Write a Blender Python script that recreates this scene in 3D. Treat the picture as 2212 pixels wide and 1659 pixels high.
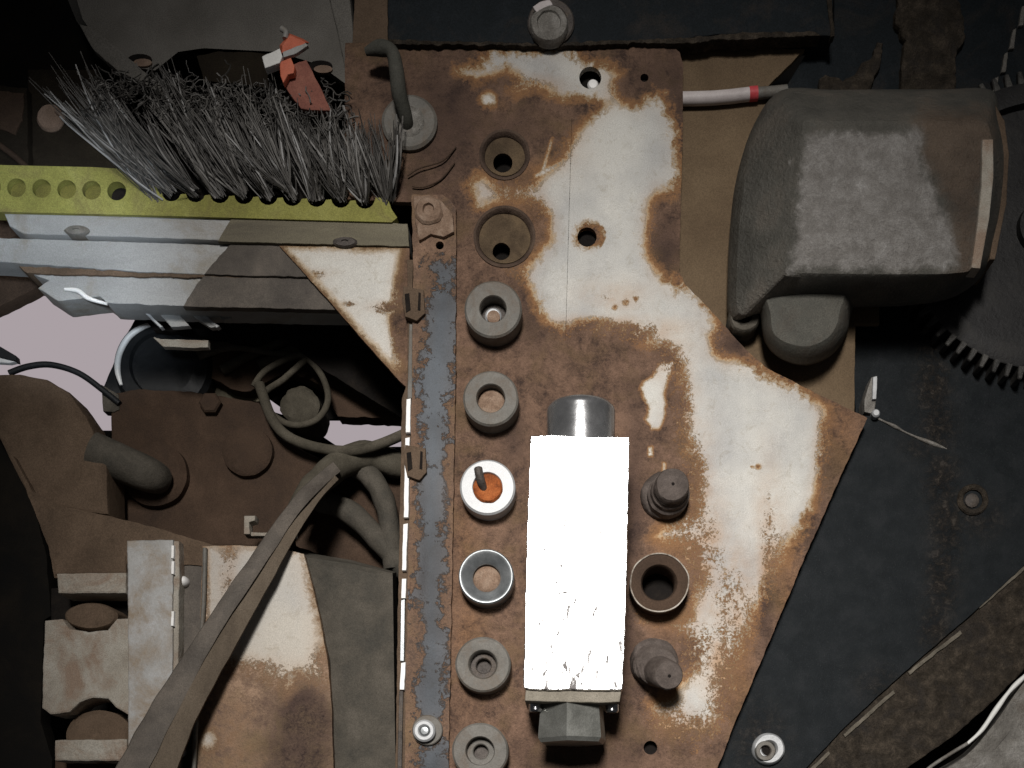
import bpy, bmesh, math, random
import numpy as np
from mathutils import Vector, noise as mnoise
from mathutils.geometry import delaunay_2d_cdt
random.seed(7)
for o in list(bpy.data.objects): bpy.data.objects.remove(o)

# ------------------------------------------------------------------ camera, light, exposure
S = 0.0003            # metres per layout unit on the mounting plate plane
D = 2500.0            # camera distance from the plate, in layout units
FX, FY = 1240.0, 1850.0
scene = bpy.context.scene
C = scene.collection
cam = bpy.data.cameras.new('camera'); camo = bpy.data.objects.new('camera', cam); C.objects.link(camo)
camo.location = (0, -D*S, 0); camo.rotation_euler = (math.pi/2, 0, 0)
cam.sensor_fit = 'HORIZONTAL'; cam.sensor_width = 36; cam.lens = 36*D/2212
cam.shift_x = (1106-FX)/2212; cam.shift_y = (FY-829.5)/2212
cam.clip_start = 0.01; cam.clip_end = 50
scene.camera = camo

world = bpy.data.worlds.new('World'); scene.world = world; world.use_nodes = True
bg = world.node_tree.nodes['Background']
bg.inputs[0].default_value = (0.92, 0.95, 1.0, 1); bg.inputs[1].default_value = 0.03

def area(name, loc, target, sx, sy, power, col, spread=180):
    l = bpy.data.lights.new(name, 'AREA'); l.shape = 'RECTANGLE'; l.size = sx; l.size_y = sy
    l.energy = power; l.color = col; l.spread = math.radians(spread)
    o = bpy.data.objects.new(name, l); C.objects.link(o); o.location = loc
    o.rotation_euler = (Vector(target)-Vector(loc)).to_track_quat('-Z', 'Y').to_euler()
    return o
area('work_light', (-0.09, -2.15, 0.83), (0.015, 0, 0.10), 0.34, 0.50, 1.82, (1.0, 0.97, 0.93), 26)
def spot(name, loc, target, ang, blend, power, col, r):
    l = bpy.data.lights.new(name, 'SPOT'); l.spot_size = math.radians(ang); l.spot_blend = blend
    l.energy = power; l.color = col; l.shadow_soft_size = r
    o = bpy.data.objects.new(name, l); C.objects.link(o); o.location = loc
    o.rotation_euler = (Vector(target)-Vector(loc)).to_track_quat('-Z', 'Y').to_euler()
    return o

vs = scene.view_settings
scene.display_settings.display_device = 'sRGB'
vs.view_transform = 'Standard'; vs.look = 'None'; vs.exposure = 0; vs.gamma = 1; vs.use_curve_mapping = False
scene.render.engine = 'CYCLES'

# ------------------------------------------------------------------ geometry helpers
def P(x, y, h=0.0):
    k = (D-h)/D*S
    return Vector(((x-FX)*k, -h*S, (FY-y)*k))
spot('rail_fill_spot', P(-250, 120, 1500), P(130, 545, -60), 17.5, 0.35, 9, (0.80, 0.90, 1.0), 0.03)  # added cool spot; its cone edge shapes the bright left end of the rails

def smooth_loop(pts, n=6, closed=True):
    out = []; m = len(pts)
    rng = range(m) if closed else range(m-1)
    for i in rng:
        if closed: p0, p1, p2, p3 = (pts[(i+j-1) % m] for j in range(4))
        else: p0, p1, p2, p3 = pts[max(i-1,0)], pts[i], pts[i+1], pts[min(i+2,m-1)]
        for k in range(n):
            t = k/n
            out.append(tuple(0.5*((2*b)+(c-a)*t+(2*a-5*b+4*c-d)*t*t+(3*b-a-3*c+d)*t**3) for a,b,c,d in zip(p0,p1,p2,p3)))
    if not closed: out.append(tuple(pts[-1]))
    return out
def resample(pts, step):
    out = []
    for i in range(len(pts)):
        a = pts[i]; b = pts[(i+1) % len(pts)]
        L = math.hypot(b[0]-a[0], b[1]-a[1]); n = max(1, int(L/step))
        for k in range(n): out.append((a[0]+(b[0]-a[0])*k/n, a[1]+(b[1]-a[1])*k/n))
    return out
def rag(pts, amp=2.0, step=9, fr=0.05):
    q = resample(pts, step); out = []
    for x, y in q:
        v = mnoise.noise_vector(Vector((x*fr, y*fr, 3.1))) + 0.6*mnoise.noise_vector(Vector((x*fr*3, y*fr*3, 8.3)))
        out.append((x+v.x*amp, y+v.y*amp))
    return out

def finish(name, bm, mat, parent=None, smooth=True, ang=35, flat=False):
    me = bpy.data.meshes.new(name)
    co = [v.co for v in bm.verts]
    mn = Vector((min(c.x for c in co), min(c.y for c in co), min(c.z for c in co)))
    mx = Vector((max(c.x for c in co), max(c.y for c in co), max(c.z for c in co)))
    org = Vector(((mn.x+mx.x)/2, mx.y, (mn.z+mx.z)/2))      # base: against whatever carries it
    for v in bm.verts: v.co -= org
    if smooth:
        bm.normal_update()
        for f in bm.faces: f.smooth = not (flat and abs(f.normal.y) > 0.9995)
        a = math.radians(ang)
        for e in bm.edges:
            if len(e.link_faces) == 2 and e.calc_face_angle(0) > a: e.smooth = False
    bm.to_mesh(me); bm.free()
    if mat: me.materials.append(mat)
    o = bpy.data.objects.new(name, me); C.objects.link(o)
    o.location = org
    if parent is not None:
        o.parent = parent; o.location = org - wloc(parent)
    return o
def wloc(o):
    v = Vector(o.location)
    while o.parent: o = o.parent; v += o.location
    return v
def tag(o, label, cat, group=None):
    o['label'] = label; o['category'] = cat
    if group: o['group'] = group
    return o
def thing(name, label, cat, at, group=None):
    o = bpy.data.objects.new(name, None); C.objects.link(o); o.location = at; o.empty_display_size = 0.01
    return tag(o, label, cat, group)
def struct(o): o['kind'] = 'structure'; return o

def prism_bm(pts, h0, h1, bevel=1.5, bm=None):
    own = bm is None
    if own: bm = bmesh.new()
    fr = [bm.verts.new(P(x, y, h1)) for x, y in pts]
    d = (h1-h0)*S
    bk = [bm.verts.new(v.co+Vector((0, d, 0))) for v in fr]
    n = len(pts)
    faces = [bm.faces.new(fr), bm.faces.new(bk[::-1])]
    for i in range(n): faces.append(bm.faces.new((fr[i], bk[i], bk[(i+1) % n], fr[(i+1) % n])))
    bmesh.ops.recalc_face_normals(bm, faces=faces)
    if bevel > 0:
        es = [e for e in bm.edges if e.verts[0] in fr and e.verts[1] in fr] if own else []
        if es: bmesh.ops.bevel(bm, geom=es, offset=bevel*S, segments=2, profile=0.5, affect='EDGES', clamp_overlap=True)
    return bm
def prism(name, pts, h0, h1, mat, parent=None, bevel=1.5):
    bm = prism_bm(pts, h0, h1, bevel)
    bmesh.ops.triangulate(bm, faces=[f for f in bm.faces if len(f.verts) > 4])
    return finish(name, bm, mat, parent, flat=True)

def np_inside(px, py, poly):
    ins = np.zeros(px.shape, bool); n = len(poly)
    for i in range(n):
        x1, y1 = poly[i][:2]; x2, y2 = poly[(i+1) % n][:2]
        if y1 == y2: continue
        c = ((y1 > py) != (y2 > py)) & (px < (x2-x1)*(py-y1)/(y2-y1)+x1)
        ins ^= c
    return ins
def np_sd(px, py, poly):
    d = np.full(px.shape, 1e9); n = len(poly)
    for i in range(n):
        x1, y1 = poly[i][:2]; x2, y2 = poly[(i+1) % n][:2]
        dx, dy = x2-x1, y2-y1; L = dx*dx+dy*dy+1e-9
        t = np.clip(((px-x1)*dx+(py-y1)*dy)/L, 0, 1)
        d = np.minimum(d, np.hypot(px-x1-t*dx, py-y1-t*dy))
    return np.where(np_inside(px, py, poly), d, -d)
def np_blob(px, py, blobs):
    v = np.zeros(px.shape)
    for x, y, rx, ry, a in blobs:
        v = np.maximum(v, a*np.exp(-(((px-x)/rx)**2+((py-y)/ry)**2)))
    return v
def sheet(name, outline, holes, h, thick, pitch, mat, parent=None, hfun=None, attrs=None, extra=()):
    """finely meshed plate: outline with holes, per-vertex height and wear attributes"""
    loops = [resample(outline, pitch*0.8)]+[hl for hl in holes]
    pts = []; edges = []
    for lp in loops:
        b = len(pts); pts += lp
        edges += [(b+i, b+(i+1) % len(lp)) for i in range(len(lp))]
    nb = len(pts)
    xs = [p[0] for p in outline]; ys = [p[1] for p in outline]
    gx, gy = np.meshgrid(np.arange(min(xs), max(xs), pitch), np.arange(min(ys), max(ys), pitch))
    gx = gx.copy(); gx[1::2] += pitch/2
    gx = gx.ravel(); gy = gy.ravel()
    keep = np_sd(gx, gy, outline) > pitch*0.5
    for hl in holes: keep &= np_sd(gx, gy, hl) < -pitch*0.5
    pts += list(zip(gx[keep].tolist(), gy[keep].tolist()))
    pts += list(extra)
    r = delaunay_2d_cdt([Vector(p) for p in pts], edges, [], 0, 1e-4)
    vco = np.array([(v.x, v.y) for v in r[0]]); tris = np.array(r[2])
    cen = vco[tris].mean(axis=1)
    k = np_inside(cen[:,0], cen[:,1], loops[0])
    for hl in holes: k &= ~np_inside(cen[:,0], cen[:,1], hl)
    tris = tris[k]
    hh = np.full(len(vco), float(h))
    if hfun is not None: hh = hh+hfun(vco[:,0], vco[:,1])
    bm = bmesh.new()
    layers = {}
    if attrs:
        for nm in attrs: layers[nm] = (bm.verts.layers.float.new(nm), attrs[nm](vco[:,0], vco[:,1]))
    vs_ = []
    for i in range(len(vco)):
        v = bm.verts.new(P(vco[i,0], vco[i,1], hh[i])); vs_.append(v)
        for nm in layers: v[layers[nm][0]] = float(layers[nm][1][i])
    for t in tris:
        a, b, c = (vs_[j] for j in t)
        f = bm.faces.new((a, b, c))
    bmesh.ops.recalc_face_normals(bm, faces=bm.faces[:])
    f0 = bm.faces[:][0] if bm.faces else None
    bm.normal_update()
    if sum(f.normal.y for f in bm.faces) > 0: bmesh.ops.reverse_faces(bm, faces=bm.faces[:])
    be = [e for e in bm.edges if len(e.link_faces) == 1]
    ext = bmesh.ops.extrude_edge_only(bm, edges=be)
    bmesh.ops.translate(bm, verts=[g for g in ext['geom'] if isinstance(g, bmesh.types.BMVert)], vec=(0, thick*S, 0))
    for v in [v for v in bm.verts if not v.link_faces]: bm.verts.remove(v)
    return finish(name, bm, mat, parent)

def lathe_bm(cx, cy, prof, seg=40, href=None, sx=1, sy=1, off=(0,0), bm=None, rough=0.0, ph=0.0):
    """revolve profile [(r,h)...] about an axis that points at the viewer (world Y); off = tilt of axis per unit h"""
    bm = bm or bmesh.new(); h0 = prof[-1][1] if href is None else href
    c = P(cx, cy, h0); k = (D-h0)/D*S
    rings = []
    for r, h in prof:
        ring = []
        for i in range(seg):
            a = 2*math.pi*i/seg+ph
            rr = r*(1+rough*mnoise.noise(Vector((math.cos(a)*2.3, math.sin(a)*2.3, h*.06+cx))))
            ring.append(bm.verts.new((c.x+(rr*math.cos(a)*sx+off[0]*(h-h0))*k, -h*S, c.z+(rr*math.sin(a)*sy+off[1]*(h-h0))*k)))
        rings.append(ring)
    for a, b in zip(rings, rings[1:]):
        for i in range(seg): bm.faces.new((a[i], a[(i+1) % seg], b[(i+1) % seg], b[i]))
    for ring, rp in ((rings[0], prof[0][0]), (rings[-1], prof[-1][0])):
        if len(ring) > 2: bm.faces.new(ring)
    bmesh.ops.recalc_face_normals(bm, faces=bm.faces[:])
    return bm
def lathe(name, cx, cy, prof, mat, parent=None, **kw):
    return finish(name, lathe_bm(cx, cy, prof, **kw), mat, parent)
def ring_bm(cx, cy, prof, seg=48, rough=0.0, off=(0,0), href=None):
    """closed ring section (no caps)"""
    bm = bmesh.new(); h0 = max(h for r, h in prof) if href is None else href
    c = P(cx, cy, h0); k = (D-h0)/D*S; rings = []
    for r, h in prof:
        rings.append([bm.verts.new((c.x+(r*(1+rough*mnoise.noise(Vector((math.cos(2*math.pi*i/seg)*2, math.sin(2*math.pi*i/seg)*2, cy+h*.05))))*math.cos(2*math.pi*i/seg)+off[0]*(h-h0))*k, -h*S,
                                    c.z+(r*math.sin(2*math.pi*i/seg)+off[1]*(h-h0))*k)) for i in range(seg)])
    n = len(rings)
    for j in range(n):
        a, b = rings[j], rings[(j+1) % n]
        for i in range(seg): bm.faces.new((a[i], a[(i+1) % seg], b[(i+1) % seg], b[i]))
    bmesh.ops.recalc_face_normals(bm, faces=bm.faces[:])
    return bm
def vlathe(name, cx, hc, prof, mat, parent=None, seg=40, sy=1.0, ph=0.0, ang=35):
    """revolve profile [(y,r)...] about a vertical axis at layout x = cx, height hc"""
    bm = bmesh.new(); k = (D-hc)/D*S; rings = []
    for y, r in prof:
        c = P(cx, y, hc)
        rings.append([bm.verts.new((c.x+r*k*math.cos(2*math.pi*i/seg+ph), c.y-r*k*sy*math.sin(2*math.pi*i/seg+ph), c.z)) for i in range(seg)])
    for a, b in zip(rings, rings[1:]):
        for i in range(seg): bm.faces.new((a[i], a[(i+1) % seg], b[(i+1) % seg], b[i]))
    bm.faces.new(rings[0]); bm.faces.new(rings[-1])
    bmesh.ops.recalc_face_normals(bm, faces=bm.faces[:])
    return finish(name, bm, mat, parent, ang=ang)
def tube_into(bm, pts, rad, seg=10, layer=None, val=0.0):
    """pts world vectors, rad float or list"""
    n = len(pts); prev = None; rings = []
    up = Vector((0.31, 0.77, 0.55)).normalized()
    for i in range(n):
        t = (pts[min(i+1, n-1)]-pts[max(i-1, 0)])
        if t.length < 1e-9: t = Vector((0,0,1))
        t.normalize()
        if prev is None: u = t.cross(up)
        else: u = prev-t*prev.dot(t)
        if u.length < 1e-6: u = t.orthogonal()
        u.normalize(); w = t.cross(u); prev = u
        r = rad[i] if isinstance(rad, (list, tuple)) else rad
        ring = []
        for k in range(seg):
            a = 2*math.pi*k/seg
            v = bm.verts.new(pts[i]+u*(r*math.cos(a))+w*(r*math.sin(a)))
            if layer: v[layer] = val
            ring.append(v)
        rings.append(ring)
    for a, b in zip(rings, rings[1:]):
        for k in range(seg): bm.faces.new((a[k], a[(k+1) % seg], b[(k+1) % seg], b[k]))
    bm.faces.new(rings[0][::-1]); bm.faces.new(rings[-1])
def tube(name, pts, r, mat, parent=None, seg=14, n=8, lump=0.0):
    """pts (x,y,h[,r]) in layout units, swept smoothly"""
    q = [tuple(p)+((r,) if len(p) == 3 else ()) for p in pts]
    q = smooth_loop(q, n, closed=False)
    bm = bmesh.new()
    rr = [p[3]*S*(1+lump*mnoise.noise(Vector((p[0]*.03, p[1]*.03, 1)))) for p in q]
    tube_into(bm, [P(*p[:3]) for p in q], rr, seg)
    bmesh.ops.recalc_face_normals(bm, faces=bm.faces[:])
    return finish(name, bm, mat, parent, ang=50)
def loft(name, loops, mat, parent=None, cap=True, n=6, ang=30, jit=0.0):
    """loops: list of (pts, h), equal counts, back to front"""
    bm = bmesh.new(); rings = []
    for pts, h in loops:
        q = smooth_loop(pts, n) if n > 1 else pts
        rings.append([bm.verts.new(P(x, y, h+jit*mnoise.noise(Vector((x*.03, y*.03, h))))) for x, y in q])
    m = len(rings[0])
    for a, b in zip(rings, rings[1:]):
        for i in range(m): bm.faces.new((a[i], a[(i+1) % m], b[(i+1) % m], b[i]))
    if cap: bm.faces.new(rings[-1])
    bmesh.ops.triangulate(bm, faces=[f for f in bm.faces if len(f.verts) > 4])
    bmesh.ops.recalc_face_normals(bm, faces=bm.faces[:])
    return finish(name, bm, mat, parent, ang=ang)
def circ(cx, cy, r, n=28, sx=1, sy=1, a0=0, rough=0.0):
    return [(cx+r*sx*math.cos(a0+2*math.pi*i/n)*(1+rough*mnoise.noise(Vector((i*.8, cx, cy)))), cy+r*sy*math.sin(a0+2*math.pi*i/n)) for i in range(n)]

# ------------------------------------------------------------------ materials
def N(nt, t, **kw):
    n = nt.nodes.new(t)
    for k, v in kw.items(): setattr(n, k, v)
    return n
def mth(nt, op, a, b=None, c=None, clamp=False):
    n = N(nt, 'ShaderNodeMath', operation=op); n.use_clamp = clamp
    for i, v in enumerate((a, b, c)):
        if v is None: continue
        if isinstance(v, (int, float)): n.inputs[i].default_value = v
        else: nt.links.new(v, n.inputs[i])
    return n.outputs[0]
def nz(nt, pos, scale, detail=4, rough=0.6, dist=0.0, stretch=None):
    if stretch:
        mp = N(nt, 'ShaderNodeMapping'); mp.inputs['Scale'].default_value = stretch
        nt.links.new(pos, mp.inputs['Vector']); pos = mp.outputs[0]
    n = N(nt, 'ShaderNodeTexNoise'); n.inputs['Scale'].default_value = scale
    n.inputs['Detail'].default_value = detail; n.inputs['Roughness'].default_value = rough; n.inputs['Distortion'].default_value = dist
    nt.links.new(pos, n.inputs['Vector']); return n.outputs['Fac']
def ramp(nt, fac, stops):
    r = N(nt, 'ShaderNodeValToRGB'); e = r.color_ramp.elements
    while len(e) < len(stops): e.new(0.5)
    for el, (p, c) in zip(e, stops): el.position = p; el.color = (*c, 1) if len(c) == 3 else c
    nt.links.new(fac, r.inputs[0]); return r.outputs[0]
def mixc(nt, fac, a, b, mode='MIX'):
    m = N(nt, 'ShaderNodeMix', data_type='RGBA', blend_type=mode)
    for s, v in ((0, fac), (6, a), (7, b)):
        if isinstance(v, (int, float)): m.inputs[s].default_value = v
        elif isinstance(v, tuple): m.inputs[s].default_value = (*v, 1)
        else: nt.links.new(v, m.inputs[s])
    return m.outputs[2]
def base_mat(name):
    m = bpy.data.materials.new(name); m.use_nodes = True; nt = m.node_tree
    b = nt.nodes['Principled BSDF']; g = N(nt, 'ShaderNodeNewGeometry')
    return m, nt, b, g.outputs['Position']
def bump(nt, b, height, dist, strength=1.0):
    n = N(nt, 'ShaderNodeBump'); n.inputs['Distance'].default_value = dist; n.inputs['Strength'].default_value = strength
    nt.links.new(height, n.inputs['Height']); nt.links.new(n.outputs[0], b.inputs['Normal'])
def grain(nt, pos, col, amt=0.35, sc=1500):
    g = nz(nt, pos, sc, 2, 0.7)
    amt *= 1.9
    f = mth(nt, 'MULTIPLY_ADD', g, amt*2, 1-amt)
    cm = N(nt, 'ShaderNodeCombineColor')
    for i in range(3): nt.links.new(f, cm.inputs[i])
    return mixc(nt, 1.0, col, cm.outputs[0], 'MULTIPLY')
def grime(name, cols, sc=60, rough=0.7, metal=0.0, bd=0.0004, dust=None, damt=0.5, dsc=25, gr=0.35, stretch=None, spec=0.3, rvar=0.15):
    """worn surface: three tones from noise, optional patches of dust, fine grain and relief"""
    m, nt, b, pos = base_mat(name)
    n1 = nz(nt, pos, sc, 6, 0.65, 0.3, stretch)
    col = ramp(nt, n1, [(0.32, cols[0]), (0.5, cols[1]), (0.68, cols[2])])
    if dust:
        n2 = nz(nt, pos, dsc, 6, 0.7, 0.5)
        f = ramp(nt, n2, [(0.60-damt*0.35, (0,0,0)), (0.78-damt*0.35, (1,1,1))])
        col = mixc(nt, f, col, dust)
    col = grain(nt, pos, col, gr)
    nt.links.new(col, b.inputs['Base Color'])
    nf = nz(nt, pos, 420, 5, 0.7)
    r = mth(nt, 'MULTIPLY_ADD', n1, rvar*2, rough-rvar); nt.links.new(r, b.inputs['Roughness'])
    b.inputs['Metallic'].default_value = metal; b.inputs['Specular IOR Level'].default_value = spec
    hh = mth(nt, 'ADD', nf, mth(nt, 'MULTIPLY', n1, 1.6))
    bump(nt, b, hh, bd)
    return m
def attr(nt, nm):
    a = N(nt, 'ShaderNodeAttribute'); a.attribute_name = nm; return a.outputs['Fac']

def paint_rust(name, paint, paint2, stain, halo, rust, rust2, edge=(1.0, 0.7, 0.35), stainc=0.5, soakc=(0.36,0.205,0.10)):
    """flaking paint over rust: vertex attribute paint_sd = distance into the paint, stain_amt = how far rust bleeds"""
    m, nt, b, pos = base_mat(name)
    sd = attr(nt, 'paint_sd'); st = attr(nt, 'stain_amt')
    nA = nz(nt, pos, 45, 4, 0.6); nB = nz(nt, pos, 170, 5, 0.72, 0.4); nC = nz(nt, pos, 620, 4, 0.75)
    t = mth(nt, 'DIVIDE', sd, 26.0)
    t = mth(nt, 'ADD', t, mth(nt, 'MULTIPLY', mth(nt, 'SUBTRACT', nA, 0.5), edge[0]))
    t = mth(nt, 'ADD', t, mth(nt, 'MULTIPLY', mth(nt, 'SUBTRACT', nB, 0.5), edge[1]*2.6))
    t = mth(nt, 'ADD', t, mth(nt, 'MULTIPLY', mth(nt, 'SUBTRACT', nC, 0.5), edge[2]*2))
    # bleeding rust: mottled
    blot = ramp(nt, mth(nt, 'ADD', mth(nt, 'MULTIPLY', nB, 0.55), mth(nt, 'MULTIPLY', nC, 0.45)), [(0.40, (0,0,0)), (0.60, (1,1,1))])
    tint = attr(nt, 'tint_amt')
    t = mth(nt, 'SUBTRACT', t, mth(nt, 'MULTIPLY', st, mth(nt, 'MULTIPLY_ADD', blot, 4.8, -0.9)))
    u = mth(nt, 'MULTIPLY_ADD', t, 0.22, 0.5, clamp=True)
    pc = mixc(nt, ramp(nt, nz(nt, pos, 14, 4, 0.55), [(0.4, (0,0,0)), (0.62, (1,1,1))]), paint, paint2)
    scr = ramp(nt, nz(nt, pos, 130, 6, 0.75, 1.0), [(0.30, (0.80,0.77,0.72)), (0.46, (1,1,1))])
    pc = mixc(nt, 1.0, pc, scr, 'MULTIPLY')
    rmix = mth(nt, 'ADD', mth(nt, 'MULTIPLY', nA, 0.40), mth(nt, 'ADD', mth(nt, 'MULTIPLY', nB, 0.35), mth(nt, 'MULTIPLY', nC, 0.25)))
    rc = ramp(nt, rmix, [(0.40, rust2), (0.495, rust), (0.60, tuple(c*1.6 for c in rust))])
    ochre = ramp(nt, nz(nt, pos, 33, 5, 0.65, 0.4), [(0.50, (0,0,0)), (0.66, (1,1,1))])
    rc = mixc(nt, mth(nt, 'MULTIPLY', ochre, 0.55), rc, (rust[0]*1.02, rust[1]*1.08, rust[2]*0.82))
    pit = ramp(nt, nz(nt, pos, 300, 3, 0.7), [(0.30, (1,1,1)), (0.40, (0,0,0))])
    rc = mixc(nt, mth(nt, 'MULTIPLY', pit, 0.6), rc, rust2)
    rc = mixc(nt, mth(nt, 'MULTIPLY', mth(nt, 'MAXIMUM', tint, 0.0), mth(nt, 'MULTIPLY_ADD', blot, 0.75, 0.25)), rc, halo)
    rc = mixc(nt, mth(nt, 'MULTIPLY', mth(nt, 'MAXIMUM', mth(nt, 'MULTIPLY', tint, -1.0), 0.0), mth(nt, 'MULTIPLY_ADD', blot, 0.5, 0.5)), rc, (0.045,0.029,0.026))
    # rust -> halo -> stain -> paint
    c = mixc(nt, ramp(nt, u, [(0.30, (0,0,0)), (0.46, (1,1,1))]), rc, halo)
    c = mixc(nt, ramp(nt, u, [(0.45, (0,0,0)), (0.54, (1,1,1))]), c, stain)
    pf = ramp(nt, u, [(0.50, (0,0,0)), (0.64, (1,1,1))])
    c = mixc(nt, pf, c, pc)
    # rust water soaked into the paint: soft along its edge, blotchy where it runs
    soft = ramp(nt, mth(nt, 'MULTIPLY_ADD', nA, 0.7, mth(nt, 'MULTIPLY', nB, 0.3)), [(0.32, (0,0,0)), (0.56, (1,1,1))])
    edgef = ramp(nt, mth(nt, 'DIVIDE', sd, 60.0), [(0.0, (1,1,1)), (0.25, (0.5,)*3), (0.72, (0,0,0))])
    soak = mth(nt, 'ADD', mth(nt, 'MULTIPLY', edgef, mth(nt, 'MULTIPLY_ADD', st, 0.7, 0.22)), mth(nt, 'MULTIPLY', mth(nt, 'MULTIPLY', st, soft), stainc), clamp=True)
    c = mixc(nt, mth(nt, 'MULTIPLY', soak, ramp(nt, u, [(0.5, (0,0,0)), (0.6, (1,1,1))])), c, soakc)
    c = grain(nt, pos, c, 0.22)
    nt.links.new(c, b.inputs['Base Color'])
    rr = ramp(nt, u, [(0.48, (0.86,)*3), (0.6, (0.52,)*3)]); nt.links.new(rr, b.inputs['Roughness'])
    b.inputs['Specular IOR Level'].default_value = 0.25
    hf = mth(nt, 'MULTIPLY', nC, mth(nt, 'SUBTRACT', 1.15, ramp(nt, u, [(0.48, (0,)*3), (0.6, (1,)*3)])))
    hgt = mth(nt, 'ADD', hf, mth(nt, 'MULTIPLY', ramp(nt, u, [(0.46, (0,)*3), (0.54, (1,)*3)]), 0.5))
    bump(nt, b, hgt, 0.0012)
    return m

RUST = (0.150, 0.091, 0.062); RUST2 = (0.058, 0.036, 0.028)
M = {}
M['plate'] = paint_rust('flaking_white_paint', (0.55,0.535,0.495), (0.38,0.377,0.368), (0.48,0.345,0.20), (0.30,0.155,0.07), RUST, RUST2, edge=(1.8,1.3,0.6), stainc=0.9)
M['drum'] = paint_rust('cream_paint_rust', (0.50,0.46,0.40), (0.42,0.40,0.37), (0.36,0.26,0.17), (0.24,0.145,0.085), (0.25,0.165,0.112), (0.15,0.095,0.072))
M['strip'] = paint_rust('blue_grey_paint_rust', (0.036,0.040,0.047), (0.085,0.098,0.115), (0.10,0.085,0.075), (0.19,0.115,0.075), (0.20,0.125,0.085), (0.12,0.08,0.06), edge=(5.5,2.6,1.2), stainc=0.2, soakc=(0.12,0.09,0.075))
M['gusset'] = paint_rust('white_gusset_paint', (0.62,0.60,0.55), (0.55,0.53,0.49), (0.45,0.33,0.2), (0.22,0.13,0.07), (0.15,0.09,0.06), RUST2, edge=(0.6,0.4,0.3))
M['black'] = grime('black_paint', [(0.006,0.009,0.011), (0.009,0.012,0.0145), (0.014,0.017,0.020)], 70, 0.7, 0, 0.0002, dust=(0.024,0.021,0.019), damt=0.28, dsc=30, gr=0.6, spec=0.12)
m, nt, b, pos = base_mat('black_paint_streaked')
n1 = nz(nt, pos, 70, 6, 0.65); n2 = nz(nt, pos, 190, 6, 0.8, 0.4); n3 = nz(nt, pos, 1100, 2, 0.7)
bc_ = ramp(nt, n1, [(0.35, (0.0065,0.0085,0.010)), (0.5, (0.0095,0.0118,0.0135)), (0.66, (0.0145,0.0165,0.0185))])
mc_ = ramp(nt, n2, [(0.36, (0.014,0.012,0.0115)), (0.5, (0.030,0.025,0.021)), (0.64, (0.055,0.045,0.036))])
mf = mth(nt, 'MULTIPLY', attr(nt, 'mud_amt'), ramp(nt, mth(nt, 'MULTIPLY_ADD', n2, 0.7, mth(nt, 'MULTIPLY', n1, 0.3)), [(0.40, (0,0,0)), (0.56, (1,1,1))]))
c_ = mixc(nt, mf, bc_, mc_)
spk = ramp(nt, n3, [(0.60, (0,0,0)), (0.72, (1,1,1))])
c_ = mixc(nt, mth(nt, 'MULTIPLY', spk, 0.5), c_, (0.035,0.037,0.038))
nt.links.new(grain(nt, pos, c_, 0.5), b.inputs['Base Color']); b.inputs['Roughness'].default_value = 0.72; b.inputs['Specular IOR Level'].default_value = 0.15
bump(nt, b, mth(nt, 'ADD', n1, mth(nt, 'MULTIPLY', mth(nt, 'MULTIPLY', n2, mf), 2.5)), 0.0005)
M['black_streak'] = m
M['black_mud'] = grime('black_paint_mud_streak', [(0.010,0.011,0.013), (0.015,0.015,0.016), (0.026,0.023,0.021)], 80, 0.75, 0, 0.0006, dust=(0.036,0.029,0.023), damt=0.5, dsc=90, gr=0.5, spec=0.15)
M['void'] = grime('dark_interior', [(0.006,0.006,0.006), (0.009,0.008,0.007), (0.016,0.013,0.010)], 20, 0.9, 0, 0.0004, spec=0.1)  # near-black: the deep interior's shade is put into this colour
M['tan'] = grime('tan_dusty_sheet', [(0.11,0.075,0.045), (0.135,0.094,0.057), (0.165,0.117,0.072)], 18, 0.85, 0, 0.0002, spec=0.15, gr=0.3)
M['brown'] = grime('brown_dusty_iron', [(0.075,0.052,0.036), (0.105,0.073,0.050), (0.14,0.098,0.068)], 22, 0.9, 0, 0.0005, dust=(0.13,0.09,0.062), damt=0.35, dsc=40, spec=0.12)
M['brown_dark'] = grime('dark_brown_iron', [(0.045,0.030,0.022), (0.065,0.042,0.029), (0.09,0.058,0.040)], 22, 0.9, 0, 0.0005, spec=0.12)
M['cast'] = grime('cast_grey_housing', [(0.11,0.10,0.088), (0.17,0.158,0.14), (0.27,0.255,0.235)], 75, 0.55, 0.2, 0.0009, dust=(0.12,0.098,0.078), damt=0.25, dsc=24, gr=0.35, spec=0.4)
m, nt, b, pos = base_mat('worn_casting')
nl = nz(nt, pos, 30, 4, 0.6); nf_ = nz(nt, pos, 110, 6, 0.75, 0.3); ng = nz(nt, pos, 420, 4, 0.7)
dark_ = ramp(nt, nl, [(0.35, (0.055,0.052,0.044)), (0.5, (0.078,0.073,0.062)), (0.66, (0.105,0.092,0.076))])
grey_ = ramp(nt, mth(nt, 'MULTIPLY_ADD', nf_, 0.7, mth(nt, 'MULTIPLY', nl, 0.3)), [(0.33, (0.125,0.114,0.103)), (0.48, (0.17,0.158,0.146)), (0.60, (0.235,0.223,0.21)), (0.7, (0.36,0.35,0.34))])
brn_ = ramp(nt, nl, [(0.35, (0.060,0.043,0.031)), (0.65, (0.105,0.076,0.054))])
wob = mth(nt, 'MULTIPLY', mth(nt, 'SUBTRACT', mth(nt, 'ADD', nl, nf_), 1.0), 2.6)
c_ = mixc(nt, ramp(nt, mth(nt, 'MULTIPLY_ADD', mth(nt, 'ADD', attr(nt, 'brown_amt'), wob), 0.4, 0.5, clamp=True), [(0.25, (0,0,0)), (0.8, (1,1,1))]), dark_, brn_)
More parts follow.
